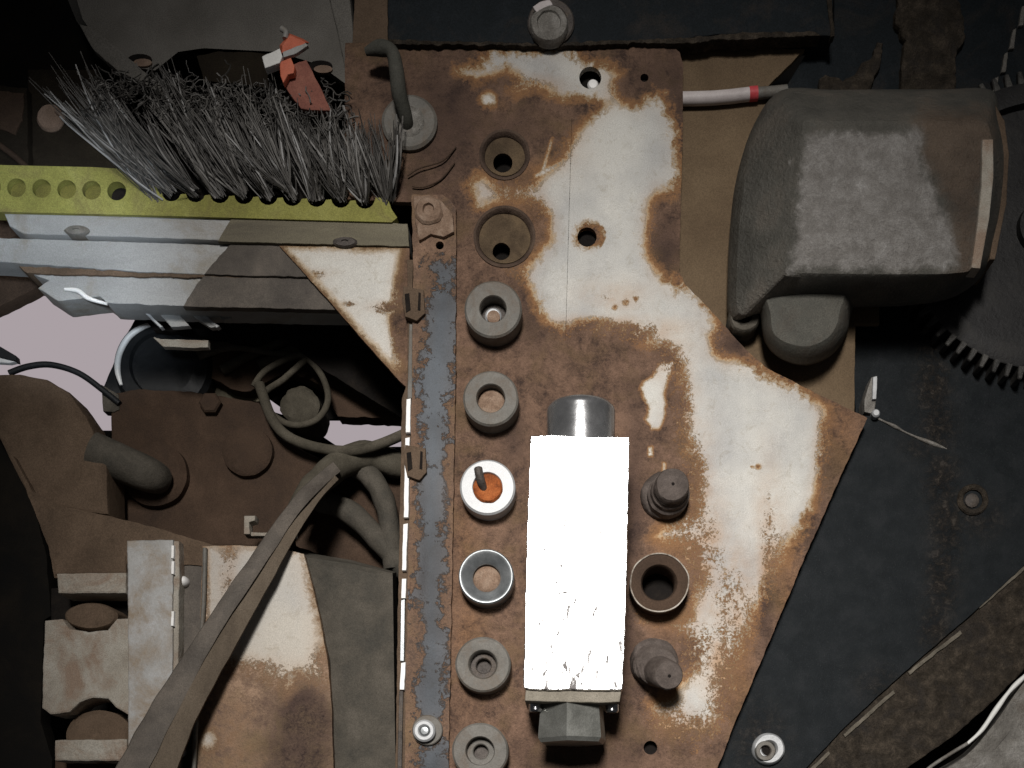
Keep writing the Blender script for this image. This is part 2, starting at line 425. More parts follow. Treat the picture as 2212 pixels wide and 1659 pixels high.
c_ = mixc(nt, ramp(nt, mth(nt, 'MULTIPLY_ADD', mth(nt, 'ADD', attr(nt, 'bare_amt'), wob), 0.4, 0.5, clamp=True), [(0.35, (0,0,0)), (0.75, (1,1,1))]), c_, grey_)
nt.links.new(grain(nt, pos, c_, 0.35), b.inputs['Base Color']); b.inputs['Roughness'].default_value = 0.6; b.inputs['Specular IOR Level'].default_value = 0.35
bump(nt, b, mth(nt, 'ADD', nf_, mth(nt, 'MULTIPLY', ng, 0.8)), 0.0020)
M['cast_worn'] = m
M['cast_green'] = grime('cast_green_grey', [(0.058,0.056,0.048), (0.078,0.075,0.064), (0.105,0.098,0.083)], 40, 0.75, 0.0, 0.0006, dust=(0.075,0.058,0.044), damt=0.35, dsc=16, gr=0.4, spec=0.2)
M['gear'] = grime('dark_gear_steel', [(0.014,0.013,0.013), (0.022,0.021,0.021), (0.034,0.032,0.03)], 50, 0.55, 0.2, 0.0004)
M['gear_tooth'] = grime('worn_gear_tooth', [(0.022,0.021,0.02), (0.05,0.047,0.043), (0.11,0.105,0.095)], 60, 0.5, 0.3, 0.0004)
M['edge_dim'] = grime('worn_dim_edge', [(0.07,0.06,0.045), (0.11,0.095,0.073), (0.16,0.14,0.11)], 60, 0.8, 0, 0.0005)
M['cast_dark'] = grime('cast_dark', [(0.05,0.046,0.038), (0.075,0.066,0.053), (0.105,0.092,0.075)], 45, 0.8, 0, 0.0006, spec=0.2)
M['dim'] = grime('dim_rust', [(0.014,0.011,0.008), (0.022,0.017,0.012), (0.034,0.027,0.018)], 22, 0.9, 0, 0.0005, spec=0.1)
M['hood'] = grime('dark_grey_hood', [(0.13,0.12,0.106), (0.165,0.153,0.137), (0.20,0.187,0.168)], 26, 0.8, 0, 0.0002, spec=0.2, gr=0.45)
M['zinc'] = grime('dull_zinc', [(0.10,0.093,0.081), (0.14,0.131,0.116), (0.19,0.178,0.16)], 80, 0.65, 0.15, 0.0003, dust=(0.12,0.098,0.077), damt=0.4, dsc=60, gr=0.2, spec=0.4)
M['zinc_bright'] = grime('bright_zinc', [(0.33,0.335,0.34), (0.41,0.415,0.42), (0.50,0.505,0.51)], 80, 0.5, 0.2, 0.0001, gr=0.15, spec=0.5)
M['zinc_blue'] = grime('blue_zinc', [(0.15,0.16,0.165), (0.21,0.222,0.228), (0.29,0.30,0.305)], 70, 0.38, 0.6, 0.0001, gr=0.15, spec=0.5)
M['rim'] = grime('chipped_rim', [(0.12,0.085,0.06), (0.36,0.32,0.27), (0.50,0.46,0.41)], 90, 0.7, 0, 0.0003)
M['rusty_plug'] = grime('rusty_plug', [(0.15,0.095,0.065), (0.23,0.155,0.11), (0.30,0.22,0.165)], 120, 0.85, 0, 0.0004, spec=0.15)
M['grip'] = grime('grip_soot', [(0.026,0.023,0.018), (0.038,0.033,0.026), (0.055,0.048,0.038)], 40, 0.9, 0, 0.0004)
M['elbow'] = grime('elbow_grey', [(0.05,0.05,0.042), (0.068,0.066,0.056), (0.09,0.085,0.072)], 40, 0.8, 0, 0.0004, spec=0.15)
M['recess_rust'] = grime('recess_rust', [(0.06,0.042,0.027), (0.105,0.074,0.046), (0.15,0.105,0.062)], 60, 0.9, 0, 0.0006, spec=0.12)
M['recess_rim'] = grime('recess_rim', [(0.05,0.034,0.026), (0.078,0.053,0.04), (0.11,0.076,0.055)], 60, 0.9, 0, 0.0006, spec=0.12)
M['orange_rust'] = grime('orange_rust', [(0.16,0.045,0.015), (0.30,0.085,0.025), (0.42,0.14,0.045)], 110, 0.85, 0, 0.0005, spec=0.15)
M['dark_steel'] = grime('dark_oily_steel', [(0.045,0.038,0.034), (0.075,0.064,0.057), (0.11,0.095,0.085)], 110, 0.6, 0.3, 0.0005, dust=(0.10,0.078,0.06), damt=0.25, dsc=80)
M['stud'] = grime('rusty_stud', [(0.050,0.038,0.032), (0.082,0.065,0.056), (0.12,0.097,0.085)], 90, 0.75, 0.1, 0.0006)
M['near_black'] = grime('near_black', [(0.008,0.007,0.006), (0.012,0.010,0.009), (0.02,0.016,0.013)], 60, 0.9, 0, 0.0003, spec=0.1)  # near-black used for holes, slots and gaps
M['chrome'] = grime('polished_steel', [(0.50,0.50,0.51), (0.58,0.58,0.59), (0.64,0.64,0.65)], 40, 0.2, 1.0, 0.00003, gr=0.06, rvar=0.05)
M['cap'] = grime('worn_chrome_cap', [(0.20,0.20,0.205), (0.27,0.27,0.275), (0.36,0.36,0.365)], 50, 0.27, 0.75, 0.00006, gr=0.12, rvar=0.06, spec=0.5)
M['flange'] = grime('dirty_flange', [(0.16,0.14,0.11), (0.22,0.195,0.155), (0.28,0.25,0.205)], 60, 0.7, 0.1, 0.0003)
M['hexgrey'] = grime('machined_grey', [(0.22,0.22,0.20), (0.29,0.29,0.265), (0.36,0.36,0.335)], 60, 0.4, 0.75, 0.0001, gr=0.25, spec=0.4)
M['yellow'] = grime('yellow_batten', [(0.20,0.19,0.05), (0.255,0.245,0.065), (0.31,0.30,0.095)], 30, 0.75, 0, 0.0003, dust=(0.17,0.14,0.055), damt=0.28, dsc=22, spec=0.2)
M['socket'] = grime('dirty_yellow', [(0.10,0.09,0.022), (0.145,0.13,0.03), (0.19,0.17,0.045)], 40, 0.85, 0, 0.0004)
M['alu'] = grime('pale_aluminium', [(0.25,0.25,0.245), (0.31,0.31,0.305), (0.37,0.37,0.365)], 30, 0.55, 0.15, 0.0002, dust=(0.22,0.19,0.145), damt=0.3, dsc=16, gr=0.2, stretch=(0.3,1,1), spec=0.4)
M['alu_brown'] = grime('brown_aluminium', [(0.10,0.085,0.06), (0.16,0.14,0.095), (0.23,0.205,0.15)], 25, 0.7, 0.05, 0.0003, stretch=(0.3,1,1))
M['white'] = grime('white_paint', [(0.66,0.65,0.62), (0.74,0.73,0.70), (0.80,0.79,0.76)], 50, 0.5, 0, 0.0001, gr=0.12)
M['edge'] = grime('white_edge_and_glint', [(0.72,0.70,0.66), (0.82,0.80,0.78), (0.88,0.87,0.85)], 60, 0.45, 0.0, 0.0001, gr=0.10, spec=0.6)  # white colour; also paints the glint on the strip edge and hub
M['pale'] = grime('pale_stone_casting', [(0.22,0.19,0.155), (0.31,0.28,0.235), (0.38,0.355,0.31)], 40, 0.8, 0, 0.0005, dust=(0.24,0.175,0.13), damt=0.4, dsc=30, spec=0.2)
M['pale_grey'] = grime('pale_grey_casting', [(0.27,0.26,0.245), (0.34,0.335,0.325), (0.40,0.40,0.40)], 40, 0.55, 0.1, 0.0002, dust=(0.24,0.19,0.14), damt=0.5, dsc=26, gr=0.15)
M['rod'] = grime('dusty_rod', [(0.085,0.066,0.048), (0.115,0.090,0.066), (0.155,0.125,0.095)], 35, 0.85, 0, 0.0003, spec=0.15, stretch=(1,1,0.5))
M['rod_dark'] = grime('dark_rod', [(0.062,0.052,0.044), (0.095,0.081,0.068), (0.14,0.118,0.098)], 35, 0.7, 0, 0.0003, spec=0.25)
M['hose'] = grime('dusty_rubber', [(0.055,0.048,0.036), (0.08,0.070,0.053), (0.11,0.097,0.075)], 60, 0.9, 0, 0.0003, spec=0.12)
M['mud'] = grime('caked_mud', [(0.022,0.018,0.014), (0.042,0.034,0.026), (0.078,0.062,0.047)], 130, 0.95, 0, 0.0016, dust=(0.03,0.026,0.023), damt=0.3, dsc=50, spec=0.08, gr=0.5)
M['orange'] = grime('orange_plastic', [(0.46,0.105,0.05), (0.56,0.14,0.075), (0.62,0.19,0.11)], 60, 0.55, 0, 0.0002, gr=0.2)
M['dull_red'] = grime('dusty_red_plastic', [(0.17,0.062,0.045), (0.24,0.09,0.065), (0.30,0.125,0.09)], 60, 0.8, 0, 0.0003, gr=0.3)
M['red'] = grime('red_band', [(0.40,0.035,0.045), (0.5,0.06,0.07), (0.56,0.09,0.10)], 80, 0.5, 0, 0.0001, gr=0.15)
M['tube_white'] = grime('off_white_plastic', [(0.42,0.37,0.36), (0.50,0.45,0.44), (0.56,0.51,0.50)], 50, 0.5, 0, 0.0001, gr=0.15)
M['rubber'] = grime('black_rubber', [(0.004,0.005,0.006), (0.007,0.008,0.009), (0.012,0.013,0.015)], 50, 0.6, 0, 0.0002, spec=0.4)
M['disc'] = grime('tan_disc', [(0.20,0.135,0.095), (0.25,0.17,0.125), (0.31,0.22,0.165)], 60, 0.85, 0, 0.0003)
m, nt, b, pos = base_mat('bristle_wire')
tone = attr(nt, 'tone')
col = ramp(nt, mth(nt, 'ADD', tone, mth(nt, 'MULTIPLY', mth(nt, 'SUBTRACT', nz(nt, pos, 60, 3), 0.5), 0.5)), [(0.1, (0.026,0.023,0.020)), (0.45, (0.085,0.078,0.070)), (0.75, (0.19,0.18,0.167)), (1.0, (0.36,0.355,0.35))])
nt.links.new(col, b.inputs['Base Color']); b.inputs['Roughness'].default_value = 0.6
M['bristle'] = m
m, nt, b, pos = base_mat('pale_daylight')
b.inputs['Base Color'].default_value = (0,0,0,1)
b.inputs['Emission Color'].default_value = (0.395,0.345,0.365,1); b.inputs['Emission Strength'].default_value = 1.0
M['sky'] = m
# steel block: ground faces that mirror the lamp, scuffs thinned upward to imitate its glare
m, nt, b, pos = base_mat('ground_steel')
sx_ = N(nt, 'ShaderNodeSeparateXYZ'); nt.links.new(pos, sx_.inputs[0])
n1 = nz(nt, pos, 150, 6, 0.72, 1.0, (1.0, 1.0, 0.32)); n2 = nz(nt, pos, 500, 3, 0.6)
worn = mth(nt, 'ADD', n1, mth(nt, 'MULTIPLY', mth(nt, 'SUBTRACT', sx_.outputs['Z'], 0.105), 0.75))
scuff = ramp(nt, worn, [(0.405, (1,1,1)), (0.465, (0,0,0))])
col = mixc(nt, scuff, (0.90,0.90,0.90), (0.13,0.122,0.12))
nt.links.new(col, b.inputs['Base Color']); b.inputs['Metallic'].default_value = 1.0
nt.links.new(mth(nt, 'MULTIPLY_ADD', scuff, 0.35, mth(nt, 'MULTIPLY_ADD', n2, 0.06, 0.25)), b.inputs['Roughness'])
bump(nt, b, mth(nt, 'ADD', mth(nt, 'MULTIPLY', scuff, -1.0), mth(nt, 'MULTIPLY', n2, 0.12)), 0.00008)
M['steel'] = m

# ------------------------------------------------------------------ setting: sky beyond and the dark machine behind
prism('sky', [(-900,300), (1300,300), (1300,1500), (-900,1500)], -2620, -2600, M['sky'], bevel=0)
struct(bpy.data.objects['sky'])
def back(name, pts, h, mat='void', t=12): return struct(prism(name, pts, h-t, h, M[mat], bevel=0))
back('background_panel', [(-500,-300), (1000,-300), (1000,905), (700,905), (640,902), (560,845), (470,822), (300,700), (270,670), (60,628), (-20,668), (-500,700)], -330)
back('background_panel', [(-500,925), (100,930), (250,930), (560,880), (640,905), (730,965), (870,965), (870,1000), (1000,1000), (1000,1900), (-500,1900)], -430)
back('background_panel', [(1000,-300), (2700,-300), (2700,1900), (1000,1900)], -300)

# ------------------------------------------------------------------ mounting plate
PLATE = [(745,92), (840,94), (1000,97), (1200,96), (1400,95), (1450,99), (1468,112), (1476,140), (1474,300), (1470,450), (1468,588),
         (1480,614), (1530,665), (1575,715), (1612,757), (1660,797), (1760,848), (1874,903), (1820,1020), (1740,1200), (1660,1390), (1596,1540), (1550,1659), (1515,1760),
         (930,1760), (945,1300), (955,900), (960,560), (960,440), (745,430)]
PAINT = [(998,153), (1040,140), (1062,106), (1150,104), (1235,110), (1262,132), (1298,142), (1322,150), (1345,158), (1330,178), (1333,195), (1352,218), (1382,230), (1400,208), (1425,214), (1440,240), (1455,275), (1462,320), (1466,380), (1462,400), (1440,415), (1412,440), (1402,470), (1399,505), (1408,545), (1430,588), (1462,622), (1484,612),
         (1530,665), (1572,712), (1545,728), (1552,760), (1590,778), (1640,800), (1735,846), (1792,880), (1795,960), (1782,1030), (1742,1120), (1705,1190), (1668,1265), (1640,1340), (1612,1410), (1592,1460), (1580,1510), (1555,1580), (1500,1612), (1420,1590), (1392,1520), (1450,1500), (1478,1450), (1470,1390), (1440,1345), (1385,1342), (1380,1325), (1484,1318), (1496,1250), (1470,1190), (1410,1160), (1440,1120), (1486,1090), (1490,1020), (1470,960), (1458,900), (1462,850), (1458,800), (1425,765), (1380,742), (1300,712), (1250,708), (1215,722), (1180,700), (1160,660), (1130,620), (1105,590), (1150,560), (1186,515), (1182,480), (1160,455), (1110,436), (1055,446), (1028,438), (1018,400), (1035,380), (1090,398), (1150,388), (1195,350), (1225,300), (1262,262), (1308,226), (1290,216), (1230,212), (1180,196), (1115,200), (1100,192), (1108,172), (1098,154), (1076,160), (1050,172), (1030,178), (1008,165)]
CHIP = [(1420,785), (1440,776), (1458,778), (1460,792), (1444,825), (1437,850), (1442,872), (1438,905), (1425,930), (1408,925), (1397,908), (1402,880), (1388,860), (1383,838), (1390,822), (1408,812)]
def plate_sd(x, y):
    s = np_sd(x, y, PAINT)
    s = np.maximum(s, np_sd(x, y, CHIP)*4)
    s = np.maximum(s, (16-np.hypot(x-1055, y-214))*2.2)
    s = np.where((np.hypot(x-1270, y-510) < 40), np.minimum(s, (np.hypot((x-1278)/1.25, y-508)-25)*1.6), s)
    s = np.where((y < 150) & (x < 1300), s*1.0, s)
    for scr in ([(1152,378), (1185,362), (1224,338), (1226,345), (1188,370), (1156,386)], [(1190,296), (1197,298), (1184,340), (1176,372), (1170,370), (1178,338)], [(1400,968), (1408,966), (1410,984), (1403,986)], [(1432,1000), (1438,1000), (1437,1022), (1431,1020)]):
        s = np.maximum(s, np_sd(x, y, scr)*6+6)
    for px_, py_, r_ in ((1352,655,3), (1374,646,2.5), (1328,664,3), (1638,1008,3.5), (1624,1009,2), (1096,178,8), (1072,190,7), (1040,172,6)):
        s = np.minimum(s, np.where(np.hypot(x-px_, y-py_) < r_*3, (np.hypot(x-px_*1.0, (y-py_)*1.2)-r_)*4, 99))
    return np.clip(s, -90, 46)
def plate_stain(x, y):
    return np_blob(x, y, [(1505,1190,70,120,1.0), (1490,1400,90,70,0.95), (1560,1460,50,130,1.05), (1460,1585,130,60,1.2), (1500,1060,40,140,0.95), (1440,1330,70,50,1.1), (1470,900,36,130,0.85), (1580,1320,60,150,0.8), (1660,1200,30,180,0.8), (1780,980,26,110,0.6),
                          (1330,715,150,30,0.9), (1440,770,60,50,0.8), (1330,640,80,34,0.5), (1150,470,40,60,0.8), (1110,405,60,40,0.7), (1120,600,34,50,0.5), (1565,735,34,40,0.7), (1680,1200,26,150,0.5), (1610,1370,24,150,0.6), (1780,960,22,90,0.5), (1415,500,22,90,0.5), (1210,310,60,70,0.4), (1120,180,90,26,0.45), (1340,190,34,34,0.5), (1130,400,50,30,0.5)])
def plate_tint(x, y):
    a = np_blob(x, y, [(1440,1330,70,40,0.9), (1460,1170,60,50,0.9), (1520,1130,40,120,0.6), (1440,1540,40,60,0.6), (1120,440,60,90,0.5), (1200,270,60,50,0.5), (1010,1350,40,160,0.45), (1005,1150,30,100,0.4), (1600,1450,40,120,0.6), (1700,1230,40,160,0.5), (1830,930,40,60,0.5), (1085,230,30,26,0.7), (1160,365,70,26,0.7)])
    b = np_blob(x, y, [(960,260,130,150,0.75), (1150,270,110,50,0.7), (1420,160,70,60,0.6), (1160,690,60,60,0.6), (1110,950,30,60,0.6), (1370,1100,24,260,0.7), (1360,1400,30,120,0.8), (1250,1640,140,50,0.7), (1440,540,30,60,0.9), (1460,200,30,160,0.7), (1090,260,120,60,0.55), (900,400,60,50,0.6), (1590,745,30,20,0.8), (1750,1080,22,140,0.7), (1650,1310,20,140,0.7)])
    return a-b
seam_x = lambda y: 1233-(y-330)*0.028
def plate_h(x, y):
    h = np.zeros(x.shape)
    band = (x > 1130) & (x < seam_x(y)) & (y > 250) & (y < 735)
    h += np.where(band, 9.0*np.clip((x-1130)/100, 0, 1)*np.clip((y-250)/60, 0, 1)*np.clip((740-y)/60, 0, 1), 0)
    for cx, cy, r0, r1, dp in ((1270,510,0,27,10),):
        d = np.hypot(x-cx, y-cy); h -= dp*np.clip((r1-d)/(r1-r0+1), 0, 1)
    h += np.array([1.2*mnoise.noise(Vector((a*.012, b*.012, 0)))+0.9*mnoise.noise(Vector((a*.05, b*.05, 4))) for a, b in zip(x, y)])
    return h
plate = thing('mounting_plate', 'rusty steel mounting plate with flaking white paint behind the washers', 'plate', P(1200, 900, -14))
holes = [circ(1275,168,24,24), circ(1090,335,51,32,rough=.02), circ(1090,512,63,36,rough=.02), circ(1268,512,21,20), circ(1405,1615,15,18), circ(1392,168,9,12), circ(1424,1262,38,28)]
ps = sheet('plate_face', rag(PLATE, 1.5, 7), holes, 0, 14, 5.0, M['plate'], plate, plate_h, {'paint_sd': plate_sd, 'stain_amt': plate_stain, 'tint_amt': plate_tint}, [(float(seam_x(y))+d_, float(y)) for y in range(252,735,3) for d_ in (-.5,.5)])
for (cx, cy, r, hh, mt) in ((1275,168,27,-30,'near_black'), (1086,352,28,-40,'near_black'), (1083,543,26,-40,'near_black'), (1268,512,26,-24,'near_black'), (1405,1615,19,-22,'near_black'), (1392,168,12,-16,'near_black')):
    lathe('hole_backing', cx, cy, [(r,hh-4), (r,hh)], M[mt], plate, seg=20, href=-12)
for (cx, cy, ro, x2, y2, r2, mt) in ((1090,335,52,1086,352,21,'recess_rust'), (1090,512,64,1083,543,19,'recess_rust')):
    rc_ = finish('recess', ring_bm(cx, cy, [(ro-9,-11), (ro-7,-3), (ro-2,2), (ro+3,2.5), (ro+3,-14), (ro-9,-14)], 44, .015, href=0), M['recess_rim'], plate)
    sheet('recess_floor', circ(cx,cy,ro-7,36), [circ(x2,y2,r2,18,rough=.12)], -9, 8, 6, M[mt], plate, lambda x, y: np.array([2.0*mnoise.noise(Vector((a*.04, b*.04, 9))) for a, b in zip(x, y)]))
lathe('pin_end', 1281, 180, [(12,-28), (12,-13), (9,-9), (0.5,-8)], M['edge'], plate, seg=20)

# ------------------------------------------------------------------ vertical strip left of the washers
STRIP = [(889,421), (955,420), (972,432), (985,452), (985,560), (984,800), (978,1150), (972,1480), (966,1760), (872,1760), (876,1500), (884,1150), (889,850), (893,600)]
PSTR = [(938,585), (948,572), (975,578), (980,640), (972,760), (962,860), (955,1000), (950,1200), (957,1400), (962,1500), (950,1545), (915,1540), (905,1500), (906,1300), (910,1100), (918,1000), (912,900), (905,830), (922,760), (930,660)]
PSTR2 = [(905,1610), (962,1605), (955,1760), (905,1760)]
strip = thing('flat_strip', 'rusty upright steel strip with worn blue grey paint beside the washers', 'steel strip', P(930,1050,0))
sheet('strip_face', rag(STRIP, 1.6, 7), [circ(950,530,9,12)], 14, 12, 5.0, M['strip'], strip,
      lambda x, y: np.array([1.0*mnoise.noise(Vector((a*.03, b*.015, 2))) for a, b in zip(x, y)])+2.0*np.exp(-((x-925)/20)**2),
      {'paint_sd': lambda x, y: np.clip(np.maximum(np_sd(x, y, PSTR), np_sd(x, y, PSTR2))*1.5+12, -80, 80), 'stain_amt': lambda x, y: np_blob(x, y, [(925,1330,20,120,0.3), (950,1050,30,60,0.3)])})
# left flange, standing back, and white strips painted as the glint on its edge
prism('side_flange', rag([(880,560), (892,560), (886,1150), (876,1760), (852,1760), (862,1150), (868,860), (880,820)], 1.5, 9), -70, 6, M['brown'], strip)
for pts in ([(878,862), (887,860), (886,934), (876,934)], [(875,946), (885,944), (882,1118), (872,1118)], [(871,1132), (881,1130), (877,1232), (868,1232)],
            [(868,1250), (878,1250), (876,1292), (866,1292)], [(866,1432), (876,1430), (873,1490), (863,1490)]):
    prism('edge_glint', rag(pts, 0.7, 6), -6, 17, M['edge'], strip, bevel=1)
prism('edge_rail', [(884,700), (891,700), (890,860), (880,860)], -6, 15, M['zinc'], strip, bevel=1)
prism('edge_rail', [(866,1296), (875,1294), (873,1428), (864,1428)], -6, 15, M['zinc_blue'], strip, bevel=1)
prism('edge_rail', [(862,1492), (871,1492), (866,1760), (856,1760)], -6, 13, M['dark_steel'], strip, bevel=1)
prism('top_tab', rag([(893,424), (928,421), (950,430), (978,462), (980,500), (958,512), (930,505), (905,520), (896,470)], 1.4, 6), 12, 24, M['rusty_plug'], strip)
lathe('tab_rivet', 926, 455, [(30,18), (30,26), (26,31), (13,33), (11,27), (0.5,26)], M['rusty_plug'], strip, seg=28, rough=.12)
for cx, cy in ((893,655), (897,998)):
    lug = prism('hinge_lug', rag([(cx-22,cy-38), (cx-2,cy-34), (cx+22,cy-30), (cx+24,cy+22), (cx+8,cy+38), (cx-18,cy+30), (cx-24,cy)], 1.6, 7), 4, 25, M['brown'], strip)
    prism('slot', [(cx-19,cy-20), (cx-9,cy-22), (cx-6,cy+14), (cx-16,cy+20)], 20, 26.5, M['near_black'], lug, bevel=0)
    prism('slot', [(cx+11,cy-24), (cx+16,cy-22), (cx+15,cy+16), (cx+9,cy+14)], 20, 26.5, M['near_black'], lug, bevel=0)
bolt = thing('strip_bolt', 'small bright zinc bolt with washer on the blue grey strip', 'bolt', P(920,1577,14))
finish('washer', ring_bm(923, 1577, [(16,15), (16,22), (18,24), (31,24), (33,22), (33,15)]), M['zinc'], bolt)
finish('nut', ring_bm(916, 1578, [(11,22), (11,36), (14,40), (20,40), (24,36), (24,22)]), M['zinc_bright'], bolt)
lathe('stud_end', 917, 1578, [(12,22), (12,38), (8,44), (0.5,45)], M['zinc_blue'], bolt, seg=20)

# ------------------------------------------------------------------ column of collars on the plate
COL = [(1065,667,62,28,'zinc','top'), (1060,860,60,30,'zinc',''), (1053,1052,60,31,'zinc_bright',''), (1050,1245,60,30,'zinc_blue',''), (1043,1435,60,28,'zinc',''), (1037,1622,61,30,'zinc','')]
LAB = ['dull zinc collar with a shiny pin in its hole, topmost on the plate', 'dull zinc collar filled by a dusty rust plug, second from the top',
       'bright zinc collar with an orange rusty core and broken pin', 'blue grey dished collar with a chamfered bore and dusty plug',
       'dull zinc collar with a dark stepped bore, beside the lower end of the steel block', 'dull zinc collar at the lower edge of the picture, lowest of the column']
for i, (cx, cy, r, ri, mt, _) in enumerate(COL):
    t = thing('collar', LAB[i], 'collar', P(cx, cy, 0), 'collars in a column on the mounting plate')
    H = 46 if i != 2 else 44
    if i == 3: prof = [(ri,0), (ri,H-16), (ri+3,H-12), (ri+19,H-3), (ri+24,H), (r-3,H), (r,H-4), (r,0)]
    elif i == 4: prof = [(ri,0), (ri,H-8), (ri+4,H-1), (ri+7,H), (r-4,H), (r,H-4), (r,0)]
    else: prof = [(ri,0), (ri,H-3), (ri+2,H), (r-4,H), (r,H-4), (r,0)]
    finish('ring', ring_bm(cx, cy, prof, 56, 0.008), M[mt], t)
    if i == 0:
        lathe('bore_floor', cx, cy+2, [(ri,0), (ri,12)], M['dark_steel'], t, href=46, seg=32)
        lathe('pin', cx, cy+14, [(18,8), (18,22), (14,26), (0.5,26)], M['zinc_bright'], t, seg=28); lathe('pin_cap', cx+1, cy+17, [(14,25), (14,29), (0.5,29.5)], M['rusty_plug'], t, seg=24)
    elif i in (1, 3): lathe('plug', cx, cy, [(ri+.5,0), (ri+.5,20), (ri-4,24), (ri-9,26), (0.5,25)], M['rusty_plug'], t, href=46, seg=36, rough=.02)
    elif i == 2:
        lathe('plug', cx+1, cy+2, [(ri+1,0), (ri+1,46), (ri-3,51), (0.5,48)], M['orange_rust'], t, seg=36, rough=.06)
        tube('broken_pin', [(cx-8,cy+4,44,8), (cx-13,cy-10,56,9), (cx-18,cy-28,62,9), (cx-20,cy-40,60,9)], 9, M['dark_steel'], t, seg=12)
    else:
        lathe('bore_floor', cx, cy, [(ri,0), (ri,9)], M['dark_steel'], t, href=46, seg=32)
        finish('bore_step', ring_bm(cx, cy, [(16,9), (16,24), (18,26), (ri-.3,26), (ri-.3,9)], 32, href=46), M['zinc' if i == 5 else 'dark_steel'], t)

# ------------------------------------------------------------------ steel block with chrome cap and hex end
blk = thing('steel_block', 'bright ground steel block with polished cap and hexagon end on the rusty plate', 'steel block', P(1245,1215,0))
bm = prism_bm(rag([(1146,941), (1200,939), (1280,943), (1360,943), (1358,1060), (1354,1250), (1349,1400), (1345,1490), (1300,1492), (1240,1490), (1180,1491), (1131,1488), (1134,1300), (1140,1100)], 1.5, 7, .09), 22, 172, 2.5)
bmesh.ops.triangulate(bm, faces=[f for f in bm.faces if len(f.verts) > 4]); finish('block_body', bm, M['steel'], blk, flat=True)
vlathe('cap', 1255, 95, [(985,73), (955,73), (893,74), (886,73), (878,66), (875,58), (875,1)], M['cap'], blk, seg=64, sy=0.98)
prism('end_flange', rag([(1136,1470), (1344,1472), (1339,1516), (1300,1518), (1180,1516), (1134,1514)], .8, 8), 26, 164, M['flange'], blk, bevel=2)
for cx, y in ((1157,1524), (1322,1526)): vlathe('cap_screw', cx, 120, [(y-16,15), (y+10,15), (y+14,12), (y+14,1)], M['chrome'], blk, seg=20)
vlathe('hex_end', 1236, 92, [(1500,70), (1590,78), (1597,78), (1606,72), (1606,1)], M['hexgrey'], blk, seg=6, ph=math.radians(38.6), ang=20)

# ------------------------------------------------------------------ studs and pipe right of the block
t = thing('stud', 'short dark threaded stud with a round shank, above the pipe stub', 'stud', P(1430,1070,0))
lathe('base_nut', 1436, 1066, [(52,0), (51,14), (46,20), (40,22)], M['stud'], t, seg=24, rough=.05)
lathe('shank', 1453, 1046, [(46,14), (46,34), (41,38), (41,50), (38,53), (38,56), (36.5,58), (38,61), (36.5,64), (38,67), (37,70), (37,74), (34,79), (0.5,80)], M['stud'], t, seg=36, rough=.04, off=(0.10,0.14))
lathe('centre_mark', 1454, 1045, [(4,79.8), (2,80.6)], M['near_black'], t, seg=10)
t = thing('stud', 'short dark stepped stud leaning down, below the pipe stub', 'stud', P(1410,1430,0))
lathe('base_nut', 1414, 1428, [(53,0), (52,16), (47,22), (42,24)], M['stud'], t, seg=26, rough=.05, ph=.3)
lathe('thread', 1424, 1440, [(46,14), (46,28), (42,31), (46,35), (42,39), (45,43), (41,47), (44,51), (38,57)], M['stud'], t, seg=36, rough=.05, off=(.30,-.30))
lathe('tip', 1445, 1459, [(36,40), (34,70), (33,96), (29,101), (0.5,102)], M['stud'], t, seg=32, rough=.03, off=(.36,-.34))
lathe('centre_mark', 1446, 1460, [(4,101.8), (2,102.6)], M['near_black'], t, seg=10)
t = thing('pipe_stub', 'open round pipe stub with a thin white worn rim', 'pipe', P(1425,1258,0))
finish('pipe_wall', ring_bm(1424, 1258, [(36,-20), (36,38), (40,46), (56,50), (62,48), (63,0)], 56, .02), M['brown_dark'], t)
finish('worn_rim', ring_bm(1424, 1258, [(61.5,40), (61.5,51), (64.2,51), (64.2,40)], 64, .05), M['rim'], t)
lathe('bore', 1424, 1258, [(44,-34), (44,-22)], M['near_black'], t, seg=32, href=40)

# ------------------------------------------------------------------ black cross beam above with its bolt
beam = thing('black_beam', 'black painted beam with a crusted lower edge across the top', 'beam', P(1300,40,0))
prism('beam_face', rag([(836,-80), (1800,-80), (1800,78), (1700,76), (1600,72), (1500,80), (1470,92), (1380,90), (1300,94), (1200,96), (1050,93), (900,92), (838,90)], 2.2, 8), -50, 12, M['black'], beam, bevel=3)
prism('crust', rag([(838,84), (1000,90), (1200,92), (1300,88), (1400,84), (1475,82), (1600,70), (1760,68), (1772,76), (1650,82), (1560,86), (1470,94), (1380,92), (1300,96), (1200,99), (1050,97), (838,96)], 3.5, 6, .08), -20, 14, M['mud'], beam, bevel=1)
prism('drip', rag([(1785,-20), (1795,-20), (1800,30), (1803,78), (1795,80), (1792,40)], 2, 6), -5, 16, M['mud'], beam)
t = thing('beam_bolt', 'round dusty bolt head with washer in the black beam', 'bolt', P(1188,48,12))
finish('washer', ring_bm(1190, 46, [(34,10), (34,18), (36,20), (48,20), (51,17), (51,10)], 40, .03), M['dark_steel'], t)
lathe('bolt_head', 1186, 50, [(42,12), (42,28), (38,34), (26,36), (24,32), (0.5,32)], M['cast'], t, seg=36, rough=.05)
prism('paint_chip', rag([(1152,14), (1165,4), (1188,0), (1195,10), (1175,16), (1160,26)], 2, 5), 28, 35, M['tube_white'], t)

